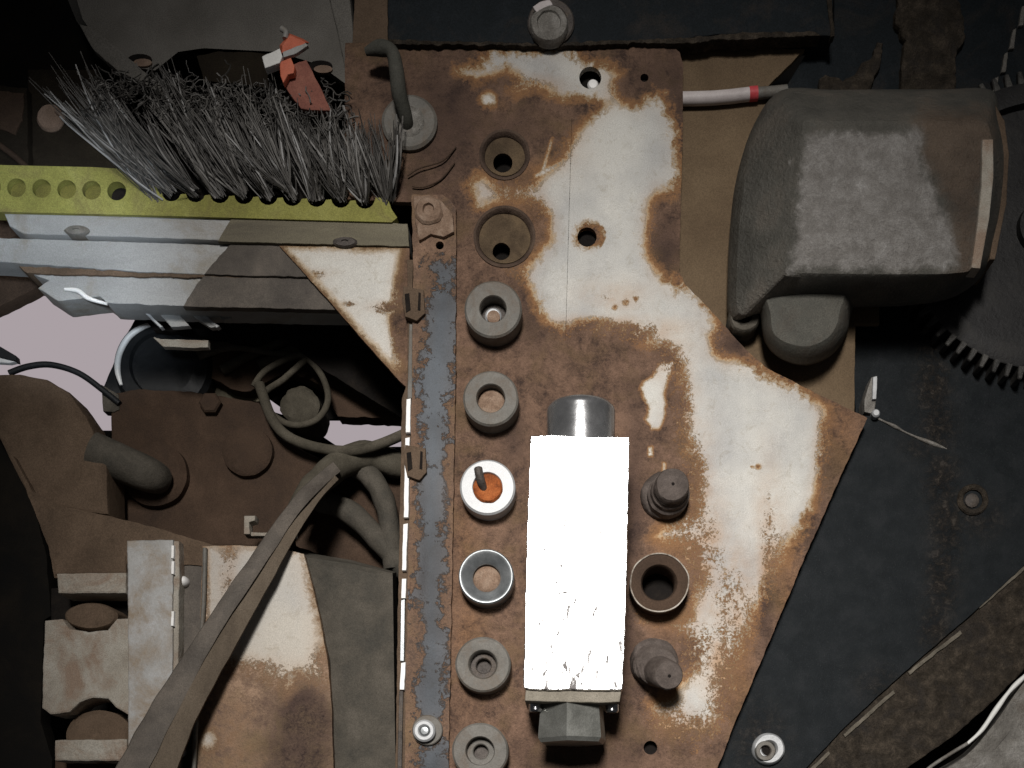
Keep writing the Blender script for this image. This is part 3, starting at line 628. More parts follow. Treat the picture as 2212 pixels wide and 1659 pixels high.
# ------------------------------------------------------------------ tan sheet behind, white tube
prism('tan_sheet', rag([(1440,70), (1765,64), (1735,110), (1650,196), (1700,260), (1900,400), (1900,700), (1848,700), (1846,905), (1700,905), (1440,640)], 1.5, 12), -42, -30, M['tan'])
tag(bpy.data.objects['tan_sheet'], 'dusty tan sheet between the mounting plate and the grey casting', 'sheet')
t = thing('white_tube', 'thin white plastic tube with a red band ending at the casting', 'tube', P(1580,208,-30))
tube('tube_body', [(1440,214,-15), (1540,212,-15), (1625,203,-15)], 14, M['tube_white'], t, n=3)
tube('red_band', [(1618,203.6,-15), (1636,202,-15)], 14.8, M['red'], t, n=2)
tube('tube_end', [(1635,202,-15), (1660,200,-15), (1700,196,-16)], 12, M['zinc'], t, n=3)

# ------------------------------------------------------------------ grey gear housing
O0 = [(1688,195), (1800,194), (1920,193), (2040,193), (2140,194), (2160,250), (2176,330), (2172,420), (2158,500), (2125,590), (2060,642), (1960,660), (1850,664), (1740,668), (1640,680), (1578,692), (1572,600), (1578,480), (1592,380), (1628,270)]
F0 = [(1738,262), (1800,262), (1920,262), (2040,262), (2122,262), (2140,290), (2146,340), (2140,420), (2126,500), (2104,575), (2060,590), (1960,592), (1850,592), (1760,590), (1716,588), (1706,574), (1714,510), (1722,440), (1730,370), (1735,300)]
mixl = lambda a, b, t: [(p[0]+(q[0]-p[0])*t, p[1]+(q[1]-p[1])*t) for p, q in zip(a, b)]
box = thing('gear_housing', 'cast grey gear housing with rounded flange at the right', 'gear housing', P(1870,430,-60))
cen_ = [(1925,425)]*len(F0)
hb_ = loft('housing_body', [(O0,-110), (O0,10), (mixl(O0,F0,.05),34), (mixl(O0,F0,.14),56), (mixl(O0,F0,.90),142), (F0,149)]+[(mixl(F0,cen_,.03+.9*k/14),150+8*math.sin(math.pi/2*k/14)) for k in range(15)], M['cast_worn'], box, n=5, ang=20)
co_ = np.array([(v.co+hb_.location+box.location)[:] for v in hb_.data.vertices]); kk_ = S*(D+co_[:,1]/S)/D
hx, hy = co_[:,0]/kk_+FX, FY-co_[:,2]/kk_
bare = np.clip(np_sd(hx, hy, [(1738,290), (1860,284), (1985,282), (1998,300), (1985,330), (2010,380), (2050,470), (2070,575), (1900,584), (1704,584), (1716,500), (1728,400)])/20, -1.5, 1.5)  # worn grey face; the darker band above it includes the beam's shadow
brn = np.clip(np_sd(hx, hy, [(1990,240), (2140,230), (2150,300), (2120,480), (2100,600), (2070,600), (2050,470), (2010,380), (1985,330)])/30, -1.5, 1.5)
for nm_, ar_ in (('bare_amt', bare), ('brown_amt', brn)):
    at_ = hb_.data.attributes.new(nm_, 'FLOAT', 'POINT'); at_.data.foreach_set('value', ar_.astype(np.float32))
prism('edge_highlight', [(2122,300), (2146,300), (2147,380), (2138,470), (2118,580), (2098,578), (2112,480), (2120,400)], 120, 158, M['pale'], box, bevel=3)  # pale strip painted as the highlight along the housing's right edge
prism('seam_rib', rag([(2150,225), (2170,260), (2180,330), (2174,440), (2150,560), (2138,560), (2155,440), (2160,330), (2152,270)], 1, 8), -40, 70, M['brown'], box, bevel=3)
BO = [(1640,600), (1838,600), (1836,690), (1822,735), (1790,772), (1740,790), (1690,778), (1655,745), (1642,690)]
BI = [(1664,610), (1812,610), (1812,680), (1802,712), (1780,735), (1742,748), (1700,740), (1672,720), (1665,680)]
bc = [(1738,670)]*9
loft('bottom_boss', [(BO,-80), (BO,0), (mixl(BO,BI,.12),36), (mixl(BO,BI,.5),66), (mixl(BO,BI,.9),82), (BI,85), (mixl(BI,bc,.5),88), (mixl(BI,bc,.9),89)], M['cast_green'], box, n=5, ang=40)
lathe('flange_ear', 1606, 690, [(34,-60), (34,20), (30,26), (17,28), (14,10), (0.5,8)], M['cast_dark'], box, seg=28, rough=.06)
lathe('ear_hole', 1602, 694, [(12,10), (11,26.5)], M['near_black'], box, seg=18)

# ------------------------------------------------------------------ gear wheel at the far right
def gear(name, cx, cy, r, n, h0, h1, label, dr=26, a0=0.0):
    g = thing(name, label, 'gear', P(cx,cy,h0))
    lathe('gear_disc', cx, cy, [(r-dr,h0), (r-dr,h1-2), (r-dr-3,h1), (r-70,h1), (r-74,h1-18), (60,h1-18), (58,h1), (0.5,h1)], M['gear'], g, seg=96)
    return g
g = gear('toothed_gear', 2262, 486, 338, 60, -150, -40, 'black toothed gear wheel behind the grey casting')
c = P(2262,486,-40); k = (D+40)/D*S
tm = None
for i in range(72):
    a = 2*math.pi*i/72
    if not (math.radians(95) < a < math.radians(275)): continue
    bm = bmesh.new()
    w0, w1, r0, r1 = .026, .014, 308, 338
    vsf = []
    for hh in (-150, -40):
        for rr, ww in ((r0,-w0), (r1,-w1), (r1,w1), (r0,w0)):
            vsf.append(bm.verts.new((c.x+rr*k*math.cos(a+ww), -hh*S, c.z+rr*k*math.sin(a+ww))))
    for q in ((4,5,6,7), (3,2,1,0), (0,1,5,4), (1,2,6,5), (2,3,7,6), (3,0,4,7)): bm.faces.new([vsf[j] for j in q])
    bmesh.ops.recalc_face_normals(bm, faces=bm.faces[:])
    bmesh.ops.bevel(bm, geom=bm.edges[:], offset=2*S, segments=1, affect='EDGES')
    finish('tooth', bm, M['gear_tooth'], g, smooth=False)
rk = thing('toothed_rack', 'dark slanting toothed bar in the upper right corner', 'rack', P(2190,110,-60))
prism('rack_bar', [(2150,215), (2225,20), (2300,20), (2230,215)], -110, -60, M['black'], rk)
for x, y in ((2148,188), (2168,135), (2186,84), (2206,34)):
    prism('rack_tooth', rag([(x-6,y+22), (x+2,y-20), (x+10,y-24), (x+5,y+20)], 1, 6), -80, -44, M['cast'], rk)

# ------------------------------------------------------------------ upper right corner: black column, mud
col_ = thing('black_column', 'black upright plate beneath the muddy column at top right', 'plate', P(1860,90,-60))
prism('column_face', [(1802,-80), (2240,-80), (2240,200), (1690,200), (1745,110), (1802,80)], -90, -52, M['black'], col_)
mud = lambda nm, pts, h0, h1, lab: tag(prism(nm, rag(pts, 5, 7, .06), h0, h1, M['mud'], bevel=5), lab, 'mud')
mud('mud_column', [(1940,-60), (2050,-60), (2080,30), (2085,80), (2070,110), (2065,205), (2005,210), (1985,195), (1945,200), (1945,160), (1955,90), (1935,40)], -56, -34, 'thick crust of dried mud hanging down above the casting')
mud('mud_lump', [(1770,196), (1770,170), (1785,158), (1805,165), (1820,172), (1845,160), (1860,140), (1885,120), (1895,88), (1908,92), (1906,130), (1890,160), (1880,196)], -56, -38, 'small curved ridge of mud on the black plate above the casting')

# ------------------------------------------------------------------ black guard panels at lower right
gp = thing('guard_panel', 'large black painted guard panel right of the mounting plate', 'panel', P(1950,1250,-60))
sheet('panel_face', rag([(1600,905), (1885,898), (1960,935), (2040,968), (2120,1010), (2330,1080), (2330,1190), (2212,1222), (2100,1325), (2050,1368), (1990,1420), (1900,1500), (1820,1575), (1735,1665), (1640,1770), (1480,1770)], 1.2, 12), [], -40, 18, 13, M['black_streak'], gp, None, {'mud_amt': lambda x, y: np_blob(x, y, [(2035,1040,34,60,1), (2045,1130,36,70,1), (2035,1250,32,90,.95), (2020,1360,30,60,.9), (2110,1120,60,40,.55), (1990,970,40,30,.5), (1900,1480,50,40,.4), (1640,1600,60,80,.45)])})
finish('rivet_ring', ring_bm(2103, 1078, [(21,-42), (21,-36), (24,-33), (31,-33), (34,-37), (34,-42)], 36, .04), M['mud'], gp)
lathe('rivet', 2101, 1080, [(17,-42), (15,-36), (8,-33), (0.5,-33)], M['dark_steel'], gp, seg=20, rough=.1)
tube('panel_edge', [(1885,899,-38), (1930,920,-39), (1960,936,-39), (2005,955,-40), (2045,970,-42)], 3, M['cast'], gp, n=6, lump=1.5)
up = thing('guard_panel', 'black panel with a brown mud streak directly below the grey casting', 'panel', P(2000,800,-90))
sheet('panel_face', rag([(1846,640), (2330,640), (2330,1110), (2120,1030), (1960,950), (1850,905), (1842,800)], 1.2, 12), [], -86, 24, 13, M['black_streak'], up, None, {'mud_amt': lambda x, y: np_blob(x, y, [(2010,720,34,60,.9), (2015,830,34,70,1), (2025,920,34,60,1), (2150,760,70,40,.3)])})
prism('rusty_edge', rag([(1836,690), (1848,690), (1846,800), (1838,870), (1828,870), (1834,780)], 1.5, 8), -100, -80, M['tan'], up)
tb = thing('clip_tab', 'small pale clip tab at the pointed corner of the mounting plate', 'clip', P(1885,860,-60))
prism('tab_plate', rag([(1868,862), (1882,815), (1893,812), (1893,862), (1888,895), (1868,890)], 1.2, 6), -80, -30, M['cast'], tb)
prism('tab_edge', rag([(1886,815), (1895,812), (1893,862), (1885,862)], 1, 6), -50, -22, M['zinc_bright'], tb, bevel=1)
lathe('tab_pin', 1893, 891, [(9,-50), (9,-24), (6,-20), (0.5,-20)], M['zinc_bright'], tb, seg=16)
t = thing('panel_bolt', 'bright round bolt with a dark off centre hole at the foot of the black panel', 'bolt', P(1662,1617,-40))
finish('washer', ring_bm(1662, 1617, [(15,-42), (15,-28), (19,-22), (30,-22), (34,-28), (36,-42)], 36, .04), M['zinc_bright'], t)
finish('collar_rim', ring_bm(1654, 1622, [(11,-40), (11,-22), (13,-18), (20,-18), (23,-24), (23,-40)], 28, .05), M['zinc'], t)
lathe('hole', 1654, 1622, [(12,-36), (12,-27)], M['near_black'], t, seg=18)

lg = thing('lower_rail', 'mud covered slanting rail with a notched pale edge at lower right', 'rail', P(2030,1500,-100))
prism('rail_body', rag([(2330,1120), (2330,1420), (2230,1430), (2140,1520), (2060,1590), (1960,1660), (1880,1770), (1620,1770), (1735,1667), (1820,1577), (1900,1502), (1990,1422), (2050,1370), (2100,1327), (2212,1224)], 2, 10), -120, -50, M['mud'], lg, bevel=4)
edge_a = [(2330,1128), (2212,1222), (2112,1308)]; edge_b = [(2074,1362), (2010,1412), (1962,1450)]; edge_c = [(1930,1490), (1860,1552), (1822,1586)]; edge_d = [(1790,1622), (1740,1668), (1690,1730)]
for ep in (edge_a, edge_b, edge_c, edge_d):
    q = [(x, y) for x, y in ep]+[(x+4, y+7) for x, y in reversed(ep)]
    prism('rail_edge', rag(q, 1.6, 7), -60, -44, M['edge_dim'], lg, bevel=1)
bl = thing('curved_cover', 'dark curved cover with a bright line along its edge, lower right corner', 'cover', P(2180,1600,-60))
loft('cover_shell', [([(2330,1400), (2330,1800), (1900,1800), (1985,1690), (2080,1628), (2140,1560), (2225,1450)],-140), ([(2330,1410), (2330,1800), (1910,1800), (1995,1692), (2085,1634), (2146,1566), (2230,1456)],-40), ([(2330,1450), (2330,1800), (1960,1800), (2030,1708), (2110,1655), (2170,1595), (2250,1490)],-14)], M['cast'], bl, n=5)
tube('bright_edge', [(2300,1380,-30), (2212,1462,-30), (2180,1494,-30), (2150,1535,-30), (2120,1578,-30), (2090,1606,-30,3)], 5, M['white'], bl, n=6, lump=.4)
tube('dull_edge', [(2090,1606,-30), (2050,1630,-30), (2000,1665,-31), (1950,1720,-31)], 4, M['cast'], bl, n=5)

# ------------------------------------------------------------------ top left: grey hood, disc, tag, elbow
hd = thing('grey_hood', 'dark grey folded sheet hood above the brush', 'hood', P(450,60,-150))
loft('hood_face', [([(110,-90), (740,-90), (762,60), (766,178), (745,188), (690,150), (600,120), (430,112), (380,118), (340,165), (255,150), (200,95), (165,45)],-190),
                   ([(140,-90), (700,-90), (735,40), (755,160), (748,182), (690,140), (600,112), (440,104), (385,112), (335,152), (262,142), (212,90), (178,40)],-120)], M['hood'], hd, n=1)
prism('fold', rag([(690,-90), (745,-90), (762,50), (768,170), (752,186), (738,110), (722,40)], 1, 10), -150, -104, M['hood'], hd, bevel=3)
prism('rim_flange', rag([(170,52), (205,62), (260,110), (330,170), (420,230), (405,240), (320,185), (250,150), (200,105)], 1.5, 9), -130, -112, M['hood'], hd)
for cx, cy in ((302,132), (692,146)):
    prism('slot', circ(cx,cy-4,26,20,1,.45), -122, -117, M['near_black'], hd, bevel=0); prism('slot_light', circ(cx+6,cy+3,20,18,1,.42), -122, -115, M['disc'], hd, bevel=0)
prism('notch', rag([(425,122), (470,112), (540,112), (575,118), (580,190), (520,180), (440,175)], 2, 8), -125, -116, M['dim'], hd, bevel=0)
t = thing('round_knob', 'small round tan knob left of the brush', 'knob', P(108,248,-120))
lathe('knob_face', 106, 250, [(30,-260), (30,-212), (26,-206), (0.5,-204)], M['disc'], t, seg=32, rough=.04)
tube('knob_clip', [(122,240,-204), (132,248,-200), (138,258,-204)], 6, M['disc'], t, n=4)
bk_ = thing('rust_bracket', 'dim rusty upright bracket at the left edge above the yellow batten', 'bracket', P(60,260,-200))
prism('bracket_plate', rag([(-60,180), (58,190), (60,380), (-60,380)], 2, 9), -240, -190, M['dim'], bk_)
prism('yellowed_patch', rag([(-20,195), (50,200), (48,260), (30,290), (-20,270)], 4, 8), -200, -186, M['brown_dark'], bk_)
tube('brace', [(-20,300,-180), (40,345,-180), (80,385,-180)], 7, M['brown_dark'], bk_, n=3)
prism('brown_web', rag([(60,150), (215,150), (260,260), (245,380), (60,380)], 2, 9), -260, -215, M['dim'], bk_)

t = thing('orange_marker', 'bent orange and white plastic marker strip standing in the bristles', 'marker', P(640,140,30))
prism('red_strip', rag([(605,150), (662,128), (690,185), (715,240), (650,235), (618,190)], 1.5, 8), 38, 50, M['dull_red'], t)
loft('orange_fold', [([(604,98), (625,72), (655,84), (668,92), (640,112), (606,118)],48), ([(610,98), (627,76), (650,86), (660,92), (638,108), (610,114)],66)], M['orange'], t, n=1)
prism('grey_flap', rag([(610,112), (660,92), (665,98), (640,115), (612,124)], 1, 6), 60, 69, M['alu'], t, bevel=1)
prism('orange_tab', rag([(604,134), (628,124), (636,142), (634,158), (622,160), (612,180), (606,164)], 1, 6), 52, 68, M['orange'], t)
prism('white_flap', rag([(566,122), (604,104), (610,122), (604,136), (572,147)], 1, 6), 52, 72, M['white'], t)
tube('marker_tip', [(608,62,54), (618,70,56), (616,84,58)], 6, M['alu'], t, n=4)

el = thing('pipe_elbow', 'grey bent pipe running into a round pale washer left of the plate top', 'pipe', P(880,258,0))
tube('pipe', [(790,112,52,8), (820,104,58,16), (846,112,62,14), (856,150,60,15.5), (862,200,52,16), (876,250,28,14), (880,274,8,13)], 20, M['elbow'], el, seg=18)
finish('washer', ring_bm(884, 262, [(30,0), (30,9), (33,12), (54,13), (60,9), (60,0)], 48, .02), M['zinc'], el)
lathe('washer_boss', 884, 262, [(36,0), (36,10), (30,14), (20,15), (0.5,12)], M['cast'], el, seg=36, rough=.03)
pb = thing('brown_post', 'rusty upright post between the grey hood and the black beam', 'post', P(800,60,-60))
prism('post_face', rag([(768,-80), (836,-80), (838,98), (760,98), (764,40)], 1.5, 9), -80, -16, M['brown'], pb)
t = thing('wire_loop', 'thin dark bent wire beside the right end of the brush', 'wire', P(930,350,0))
tube('wire', [(985,318,4), (955,348,8), (905,364,10), (880,380,8)], 1.7, M['brown_dark'], t, seg=8)
tube('wire', [(890,402,8), (915,404,6), (952,388,4), (982,352,3)], 1.7, M['brown_dark'], t, seg=8)

# ------------------------------------------------------------------ brush: yellow batten with sockets and tufts
br = thing('strip_brush', 'strip brush of dark wire tufts in a yellow batten', 'brush', P(430,420,-40))
sock = [(36+54*(i-1), 405.5+1.75*(i-1)) for i in range(7)]
sock += [(370+52.3*i, 414+2.0*i) for i in range(9)]
BAT = [(-60,355), (200,361), (285,366), (318,378), (334,396), (346,421)]
for x, y in sock[7:]:
    BAT += [(x+21*math.cos(a), y+21*math.sin(a)) for a in [math.pi-math.pi*k/8-0.12 for k in range(8)]]
BAT += [(812,426), (838,430), (846,452), (858,470), (846,480), (560,472), (280,464), (-60,456)]
sheet('batten', BAT, [circ(x,y,20.5,20) for x, y in sock[:6]], 12, 34, 9.0, M['yellow'], br)
for i, (x, y) in enumerate(sock[:6]):
    lathe('socket', x, y, [(24,-22), (24,-4 if i < 5 else -12)], M['socket' if i < 5 else 'near_black'], br, seg=20, href=0)
prism('tuft_holder', rag([(300,384), (345,372), (560,380), (862,396), (862,450), (838,470), (560,458), (340,448)], 2, 9), -36, -20, M['near_black'], br)
rnd = random.Random(3)
def bristles(bm, lay, x, y, tipx, tipy, n, spread, wid=17, rw=1.4):
    nc = 9; cl = [(rnd.gauss(0,spread), rnd.gauss(0,spread*.7), rnd.random(), rnd.random()*6.283, math.sqrt(rnd.random())*wid*.8) for _ in range(nc)]
    for j in range(n):
        c_ = cl[rnd.randrange(nc)]
        a = rnd.random()*6.283; q = rnd.random()*6
        bx, by, bh = x+c_[4]*math.cos(c_[3])+q*math.cos(a), y+c_[4]*math.sin(c_[3])*.8+q*math.sin(a), rnd.uniform(-8,12)
        s = rnd.uniform(.7,1.15)
        tx = bx+(tipx-x+c_[0]+rnd.gauss(0,6))*s; ty = by+(tipy-y+c_[1]+rnd.gauss(0,6))*s
        th = 25+rnd.gauss(0,22); mx = rnd.gauss(0,8)
        pts = []
        for kk in range(6):
            u = kk/5
            pts.append(P(bx+(tx-bx)*u+mx*math.sin(math.pi*u), by+(ty-by)*u+6*math.sin(math.pi*u), bh+(th-bh)*u+14*math.sin(math.pi*u)))
        rw = rnd.uniform(.9,1.6) if rnd.random() > .08 else 2.45
        tone = min(1, max(0, 0.16+0.6*c_[2]*rnd.random()+(0.45 if rw > 2.4 else 0)+0.2*(rnd.random()**4)))
        tube_into(bm, pts, [rw*S, rw*S, rw*S, rw*S*.95, rw*S*.85, rw*S*.6], 4, lay, tone)
for i, (x, y) in enumerate([(342,430)]+sock[7:]+[(842,436)]):
    u = i/10
    tx = x-175*(1-u)**1.2-24; ty = 205+55*u+rnd.uniform(-20,20)
    if i == 0: tx, ty = 165, 185
    bm = bmesh.new(); lay = bm.verts.layers.float.new('tone')
    bristles(bm, lay, x, y, tx, ty, 120, 36)
    finish('tuft', bm, M['bristle'], br, smooth=False)
bm = bmesh.new(); lay = bm.verts.layers.float.new('tone')
pts = [P(*p) for p in smooth_loop([(352,432,14), (300,395,30), (220,330,45), (150,272,40), (130,252,30)], 4, False)]
tube_into(bm, pts, 2.0*S, 6, lay, .98); finish('stray_bristle', bm, M['bristle'], br, smooth=False)
bm = bmesh.new(); lay = bm.verts.layers.float.new('tone')
for j in range(420):
    u = rnd.random(); x = 200+560*u; y = 205+35*u+rnd.gauss(0,22)-8*math.sin(math.pi*u); h = 25+rnd.gauss(0,20)
    a = rnd.random()*6.28; pts = []
    for kk in range(6):
        pts.append(P(x, y, h)); a += rnd.gauss(0,.8); x += 9*math.cos(a); y += 9*math.sin(a); h += rnd.gauss(0,4)
    tube_into(bm, pts, rnd.uniform(1.0,2.0)*S, 4, lay, min(.75, .12+.62*rnd.random()**1.6))
o = finish('matted_fibres', bm, M['bristle'], br, smooth=False); o['kind'] = 'stuff'

# ------------------------------------------------------------------ aluminium rails below the brush, white gusset
r1 = thing('rail', 'pale flat rail directly under the yellow batten', 'rail', P(450,490,-60))
prism('rail_face', rag([(8,458), (280,466), (560,474), (880,484), (882,530), (560,522), (280,512), (52,505), (20,488)], 1.0, 10), -60, 4, M['alu'], r1, bevel=2)
prism('brown_overlay', rag([(500,470), (700,477), (880,483), (884,532), (560,524), (470,521), (484,496)], 1.4, 9), -4, 7, M['alu_brown'], r1, bevel=1)  # thin browner layer over the right part of the rail
for x, y in ((165,497), (745,522)):
    sc_ = lathe('screw', x, y, [(27,-20), (27,8), (22,12), (8,13), (6,10), (0.5,10)], M['dark_steel' if x > 400 else 'zinc'], r1, seg=24, sy=.42, rough=.06)
r2 = thing('rail', 'pale grey rail below the thin dark gap', 'rail', P(400,545,-90))
prism('rail_face', rag([(-60,512), (280,522), (560,532), (700,540), (740,600), (500,596), (280,586), (60,570), (5,566), (-60,562)], 1.2, 10), -70, -8, M['alu'], r2, bevel=2)
r3 = thing('rail', 'lowest pale rail with a rusty upper seam, above the bright opening', 'rail', P(400,620,-120))
prism('rail_face', rag([(60,588), (280,592), (560,600), (740,606), (790,670), (430,662), (230,655), (215,640), (125,650), (82,622), (105,606)], 1.6, 9), -90, -14, M['alu'], r3, bevel=2)
prism('rust_seam', rag([(40,574), (160,580), (300,588), (520,597), (520,602), (300,597), (160,593), (60,590)], 2.2, 6), -70, -8, M['brown'], r3, bevel=1)
tube('bright_lip', [(140,625,-12,3), (168,628,-10,5), (190,644,-10,5), (232,657,-12,3)], 4, M['edge'], r3, n=5)
prism('end_bracket', rag([(-60,440), (10,462), (45,505), (5,520), (10,565), (60,580), (95,610), (60,632), (-10,665), (-60,690)], 1.5, 9), -190, -150, M['brown_dark'], r3)

gs = thing('gusset', 'white painted triangular gusset with rusty edge left of the upright strip', 'gusset', P(780,650,-50))
GUS = [(604,531), (884,536), (890,700), (880,838), (862,822), (800,752), (715,655)]
sheet('gusset_face', rag(GUS, 1.0, 7), [], 3, 14, 6.0, M['gusset'], gs, lambda x, y: 0*x,
      {'paint_sd': lambda x, y: np.clip(np.minimum(np_sd(x, y, [(612,533), (864,538), (856,640), (845,690), (866,790), (858,806), (800,742), (715,645)])*1.3, (np.hypot((x-848)/1.3, y-664)-5)*1.6), -60, 90),
       'stain_amt': lambda x, y: np_blob(x, y, [(822,664,40,13,.9), (760,655,16,6,.8), (705,590,30,11,.5), (858,700,14,90,.7)])})
tag(prism('dark_web', rag([(560,660), (720,664), (800,756), (872,846), (872,905), (700,800), (600,720)], 1.5, 9), -200, -190, M['near_black']), 'dark web plate behind the slanting edge of the gusset', 'plate')
sp = thing('rail_shade', 'dark brown sheets standing in for the shadow on the rails left of the white gusset', 'plate', P(560,590,-30))  # dark sheets added in place of the diagonal shadow across the rails
prism('upper_shade_leaf', rag([(500,524), (660,529), (740,600), (560,596), (440,592), (466,562)], 1.6, 9), -20, -2, M['rod_dark'], sp)
prism('lower_shade_leaf', rag([(438,596), (560,600), (730,604), (800,672), (620,667), (395,662), (415,630)], 1.6, 9), -24, -6, M['rod_dark'], sp)

# ------------------------------------------------------------------ opening: hub, louvres, hoses
hb = thing('black_hub', 'black rubber hub with a white rim highlight beside the opening', 'hub', P(350,790,-300))
lathe('hub_face', 352, 790, [(108,-330), (108,-262), (98,-250), (70,-246), (66,-256), (0.5,-256)], M['rubber'], hb, seg=48)
tube('rim_highlight', [(345,697,-246,3), (310,706,-244,6), (278,728,-244,7), (258,764,-244,7), (254,800,-244,7), (262,832,-246,4)], 6, M['edge'], hb, n=6)  # white arc painted in as the highlight on the hub's curve
prism('side_bracket', rag([(222,838), (262,745), (290,690), (310,700), (270,770), (262,880), (258,910), (225,880)], 1.2, 8), -320, -290, M['rubber'], hb)
lv = thing('louvre', 'slanting pale louvre slats below the rails', 'louvre', P(400,690,-200))
for pts, mt in (([(330,664), (372,664), (410,704), (370,706)],'alu'), ([(388,664), (405,664), (470,706), (455,708)],'alu'), ([(410,664), (420,664), (474,704), (468,708)],'zinc_bright'), ([(455,666), (512,668), (498,688), (482,692)],'alu'),
                ([(300,664), (308,664), (352,706), (346,708)],'zinc_bright'), ([(330,728), (350,732), (450,735), (450,750), (418,752), (352,748)],'pale')):
    prism('slat', rag(pts, .8, 7), -75, -60, M[mt], lv, bevel=1)
prism('louvre_frame', rag([(290,660), (640,664), (640,700), (560,745), (460,730), (380,716), (330,712)], 1.2, 9), -240, -222, M['near_black'], lv)
t = thing('opening_bracket', 'small black bracket with a bright lower edge in the opening at the left', 'bracket', P(0,770,-250))
prism('bracket_arm', [(-80,738), (0,748), (34,768), (36,780), (0,772), (-80,760)], -270, -250, M['rubber'], t)
prism('bright_edge', [(-80,762), (0,773), (33,781), (20,784), (-80,778)], -268, -254, M['edge'], t, bevel=1)
mb = thing('cable_tray', 'dim cluttered tray behind the looped cables', 'tray', P(640,800,-280))
prism('tray_plate', rag([(410,740), (520,700), (760,700), (880,860), (880,905), (730,900), (690,830), (620,800), (540,845), (505,842), (460,820), (420,800)], 3, 8), -310, -260, M['brown_dark'], mb)
for a_, b_ in (((430,770),(560,720)), ((480,800),(640,730)), ((560,790),(700,740))):
    tube('strut', [(a_[0],a_[1],-250), ((a_[0]+b_[0])/2,(a_[1]+b_[1])/2-8,-244), (b_[0],b_[1],-250)], 11, M['hose'], mb, n=4, lump=.3)
prism('pale_fin', rag([(430,836), (455,832), (505,838), (560,850), (575,868), (540,866), (470,862)], 2, 7), -330, -300, M['alu_brown'], mb)
tag(tube('cable', [(430,772,-220), (500,752,-215), (580,762,-212), (660,775,-210), (720,808,-212), (790,850,-215), (880,892,-220)], 6, M['hose'], n=7), 'straight dusty cable running down to the right through the loop', 'cable')
tag(tube('cable', [(662,775,-200), (612,820,-196), (572,850,-194), (584,890,-192), (630,918,-190), (682,908,-190), (708,868,-192), (700,822,-196), (672,782,-198), (640,768,-202), (575,800,-206), (548,835,-208)], 7.5, M['hose'], n=7), 'dusty cable tied in a round loop', 'cable')
tag(tube('hose', [(560,830,-190), (588,905,-180), (625,945,-172), (690,968,-168), (760,974,-168), (820,960,-172), (890,930,-178)], 12, M['hose'], n=7), 'thick dusty hose sagging below the looped cable', 'hose')
tag(lathe('hose_end', 645, 872, [(42,-330), (42,-215), (34,-206), (18,-202), (0.5,-202)], M['hose'], seg=28, rough=.12), 'round dusty hose end inside the cable loop', 'hose end')
sl = thing('cable_sleeve', 'thick dusty cable sleeve bending down behind the upright strip', 'sleeve', P(760,1080,-180))
tube('sleeve', [(870,1010,-240,30), (800,985,-220,34), (740,1000,-190,34), (690,1040,-150,30), (655,1075,-120,24), (640,1100,-110,20)], 30, M['hose'], sl, n=7, lump=.2)
tube('branch', [(740,990,-230,28), (800,1030,-220,26), (835,1100,-215,24), (850,1230,-220,24)], 24, M['cast_dark'], sl, n=7, lump=.2)
tube('branch', [(690,1080,-230,26), (760,1110,-220,26), (830,1180,-220,26), (880,1240,-220,26)], 24, M['cast_dark'], sl, n=7, lump=.2)
tag(prism('dark_box', rag([(620,1060), (760,1010), (872,1000), (872,1240), (700,1200), (640,1180)], 2.5, 9), -330, -270, M['brown_dark']), 'dark brown box behind the cable sleeve', 'box')  # dark brown block filling the space behind the sleeve

# ------------------------------------------------------------------ dark brown gearbox block and lever arm
cb = thing('iron_casting', 'dark brown rusty iron casting with round bosses under the opening', 'casting', P(430,1000,-280))
prism('casting_face', rag([(246,848), (300,838), (420,845), (560,868), (580,900), (600,945), (660,975), (720,1000), (700,1060), (650,1120), (600,1180), (240,1180), (238,900)], 2, 8), -300, -215, M['brown_dark'], cb, bevel=6)
lathe('boss', 532, 972, [(56,-220), (54,-200), (46,-194), (0.5,-193)], M['brown_dark'], cb, seg=40, rough=.03)
lathe('boss', 330, 1020, [(72,-220), (70,-196), (58,-186), (0.5,-184)], M['brown_dark'], cb, seg=40, rough=.03)
lathe('bolt_head', 452, 868, [(24,-216), (24,-200), (20,-196), (0.5,-195)], M['brown_dark'], cb, seg=6, rough=.05)
tube('spigot', [(200,975,-120,44), (260,1000,-130,42), (320,1025,-150,40), (345,1035,-180,34)], 42, M['cast_dark'], cb, seg=24, n=5)
tube('hinge_wire', [(20,806,-200), (60,792,-200), (110,788,-200), (170,806,-202), (225,845,-206), (258,872,-210)], 7, M['rubber'], cb, n=6)
prism('small_foot', rag([(218,830), (256,852), (258,885), (246,890), (222,888)], 1, 6), -240, -212, M['cast_dark'], cb)

ar = thing('lever_arm', 'broad brown rounded lever arm at the left edge', 'lever', P(120,960,-160))
prism('arm_face', rag([(-60,812), (-10,807), (40,807), (100,818), (148,846), (186,898), (212,955), (231,1005), (234,1112), (180,1106), (110,1095), (55,1060), (28,1010), (0,950), (-60,860)], 1.2, 9), -190, -90, M['brown'], ar, bevel=7)
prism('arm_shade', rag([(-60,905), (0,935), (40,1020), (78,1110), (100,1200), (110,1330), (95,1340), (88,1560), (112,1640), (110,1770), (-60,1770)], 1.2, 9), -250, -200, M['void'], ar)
prism('arm_foot', rag([(28,985), (70,1060), (130,1092), (240,1116), (330,1138), (420,1165), (500,1190), (500,1222), (272,1218), (272,1248), (118,1248), (104,1180), (72,1100)], 1.6, 9), -170, -70, M['brown'], ar, bevel=7)

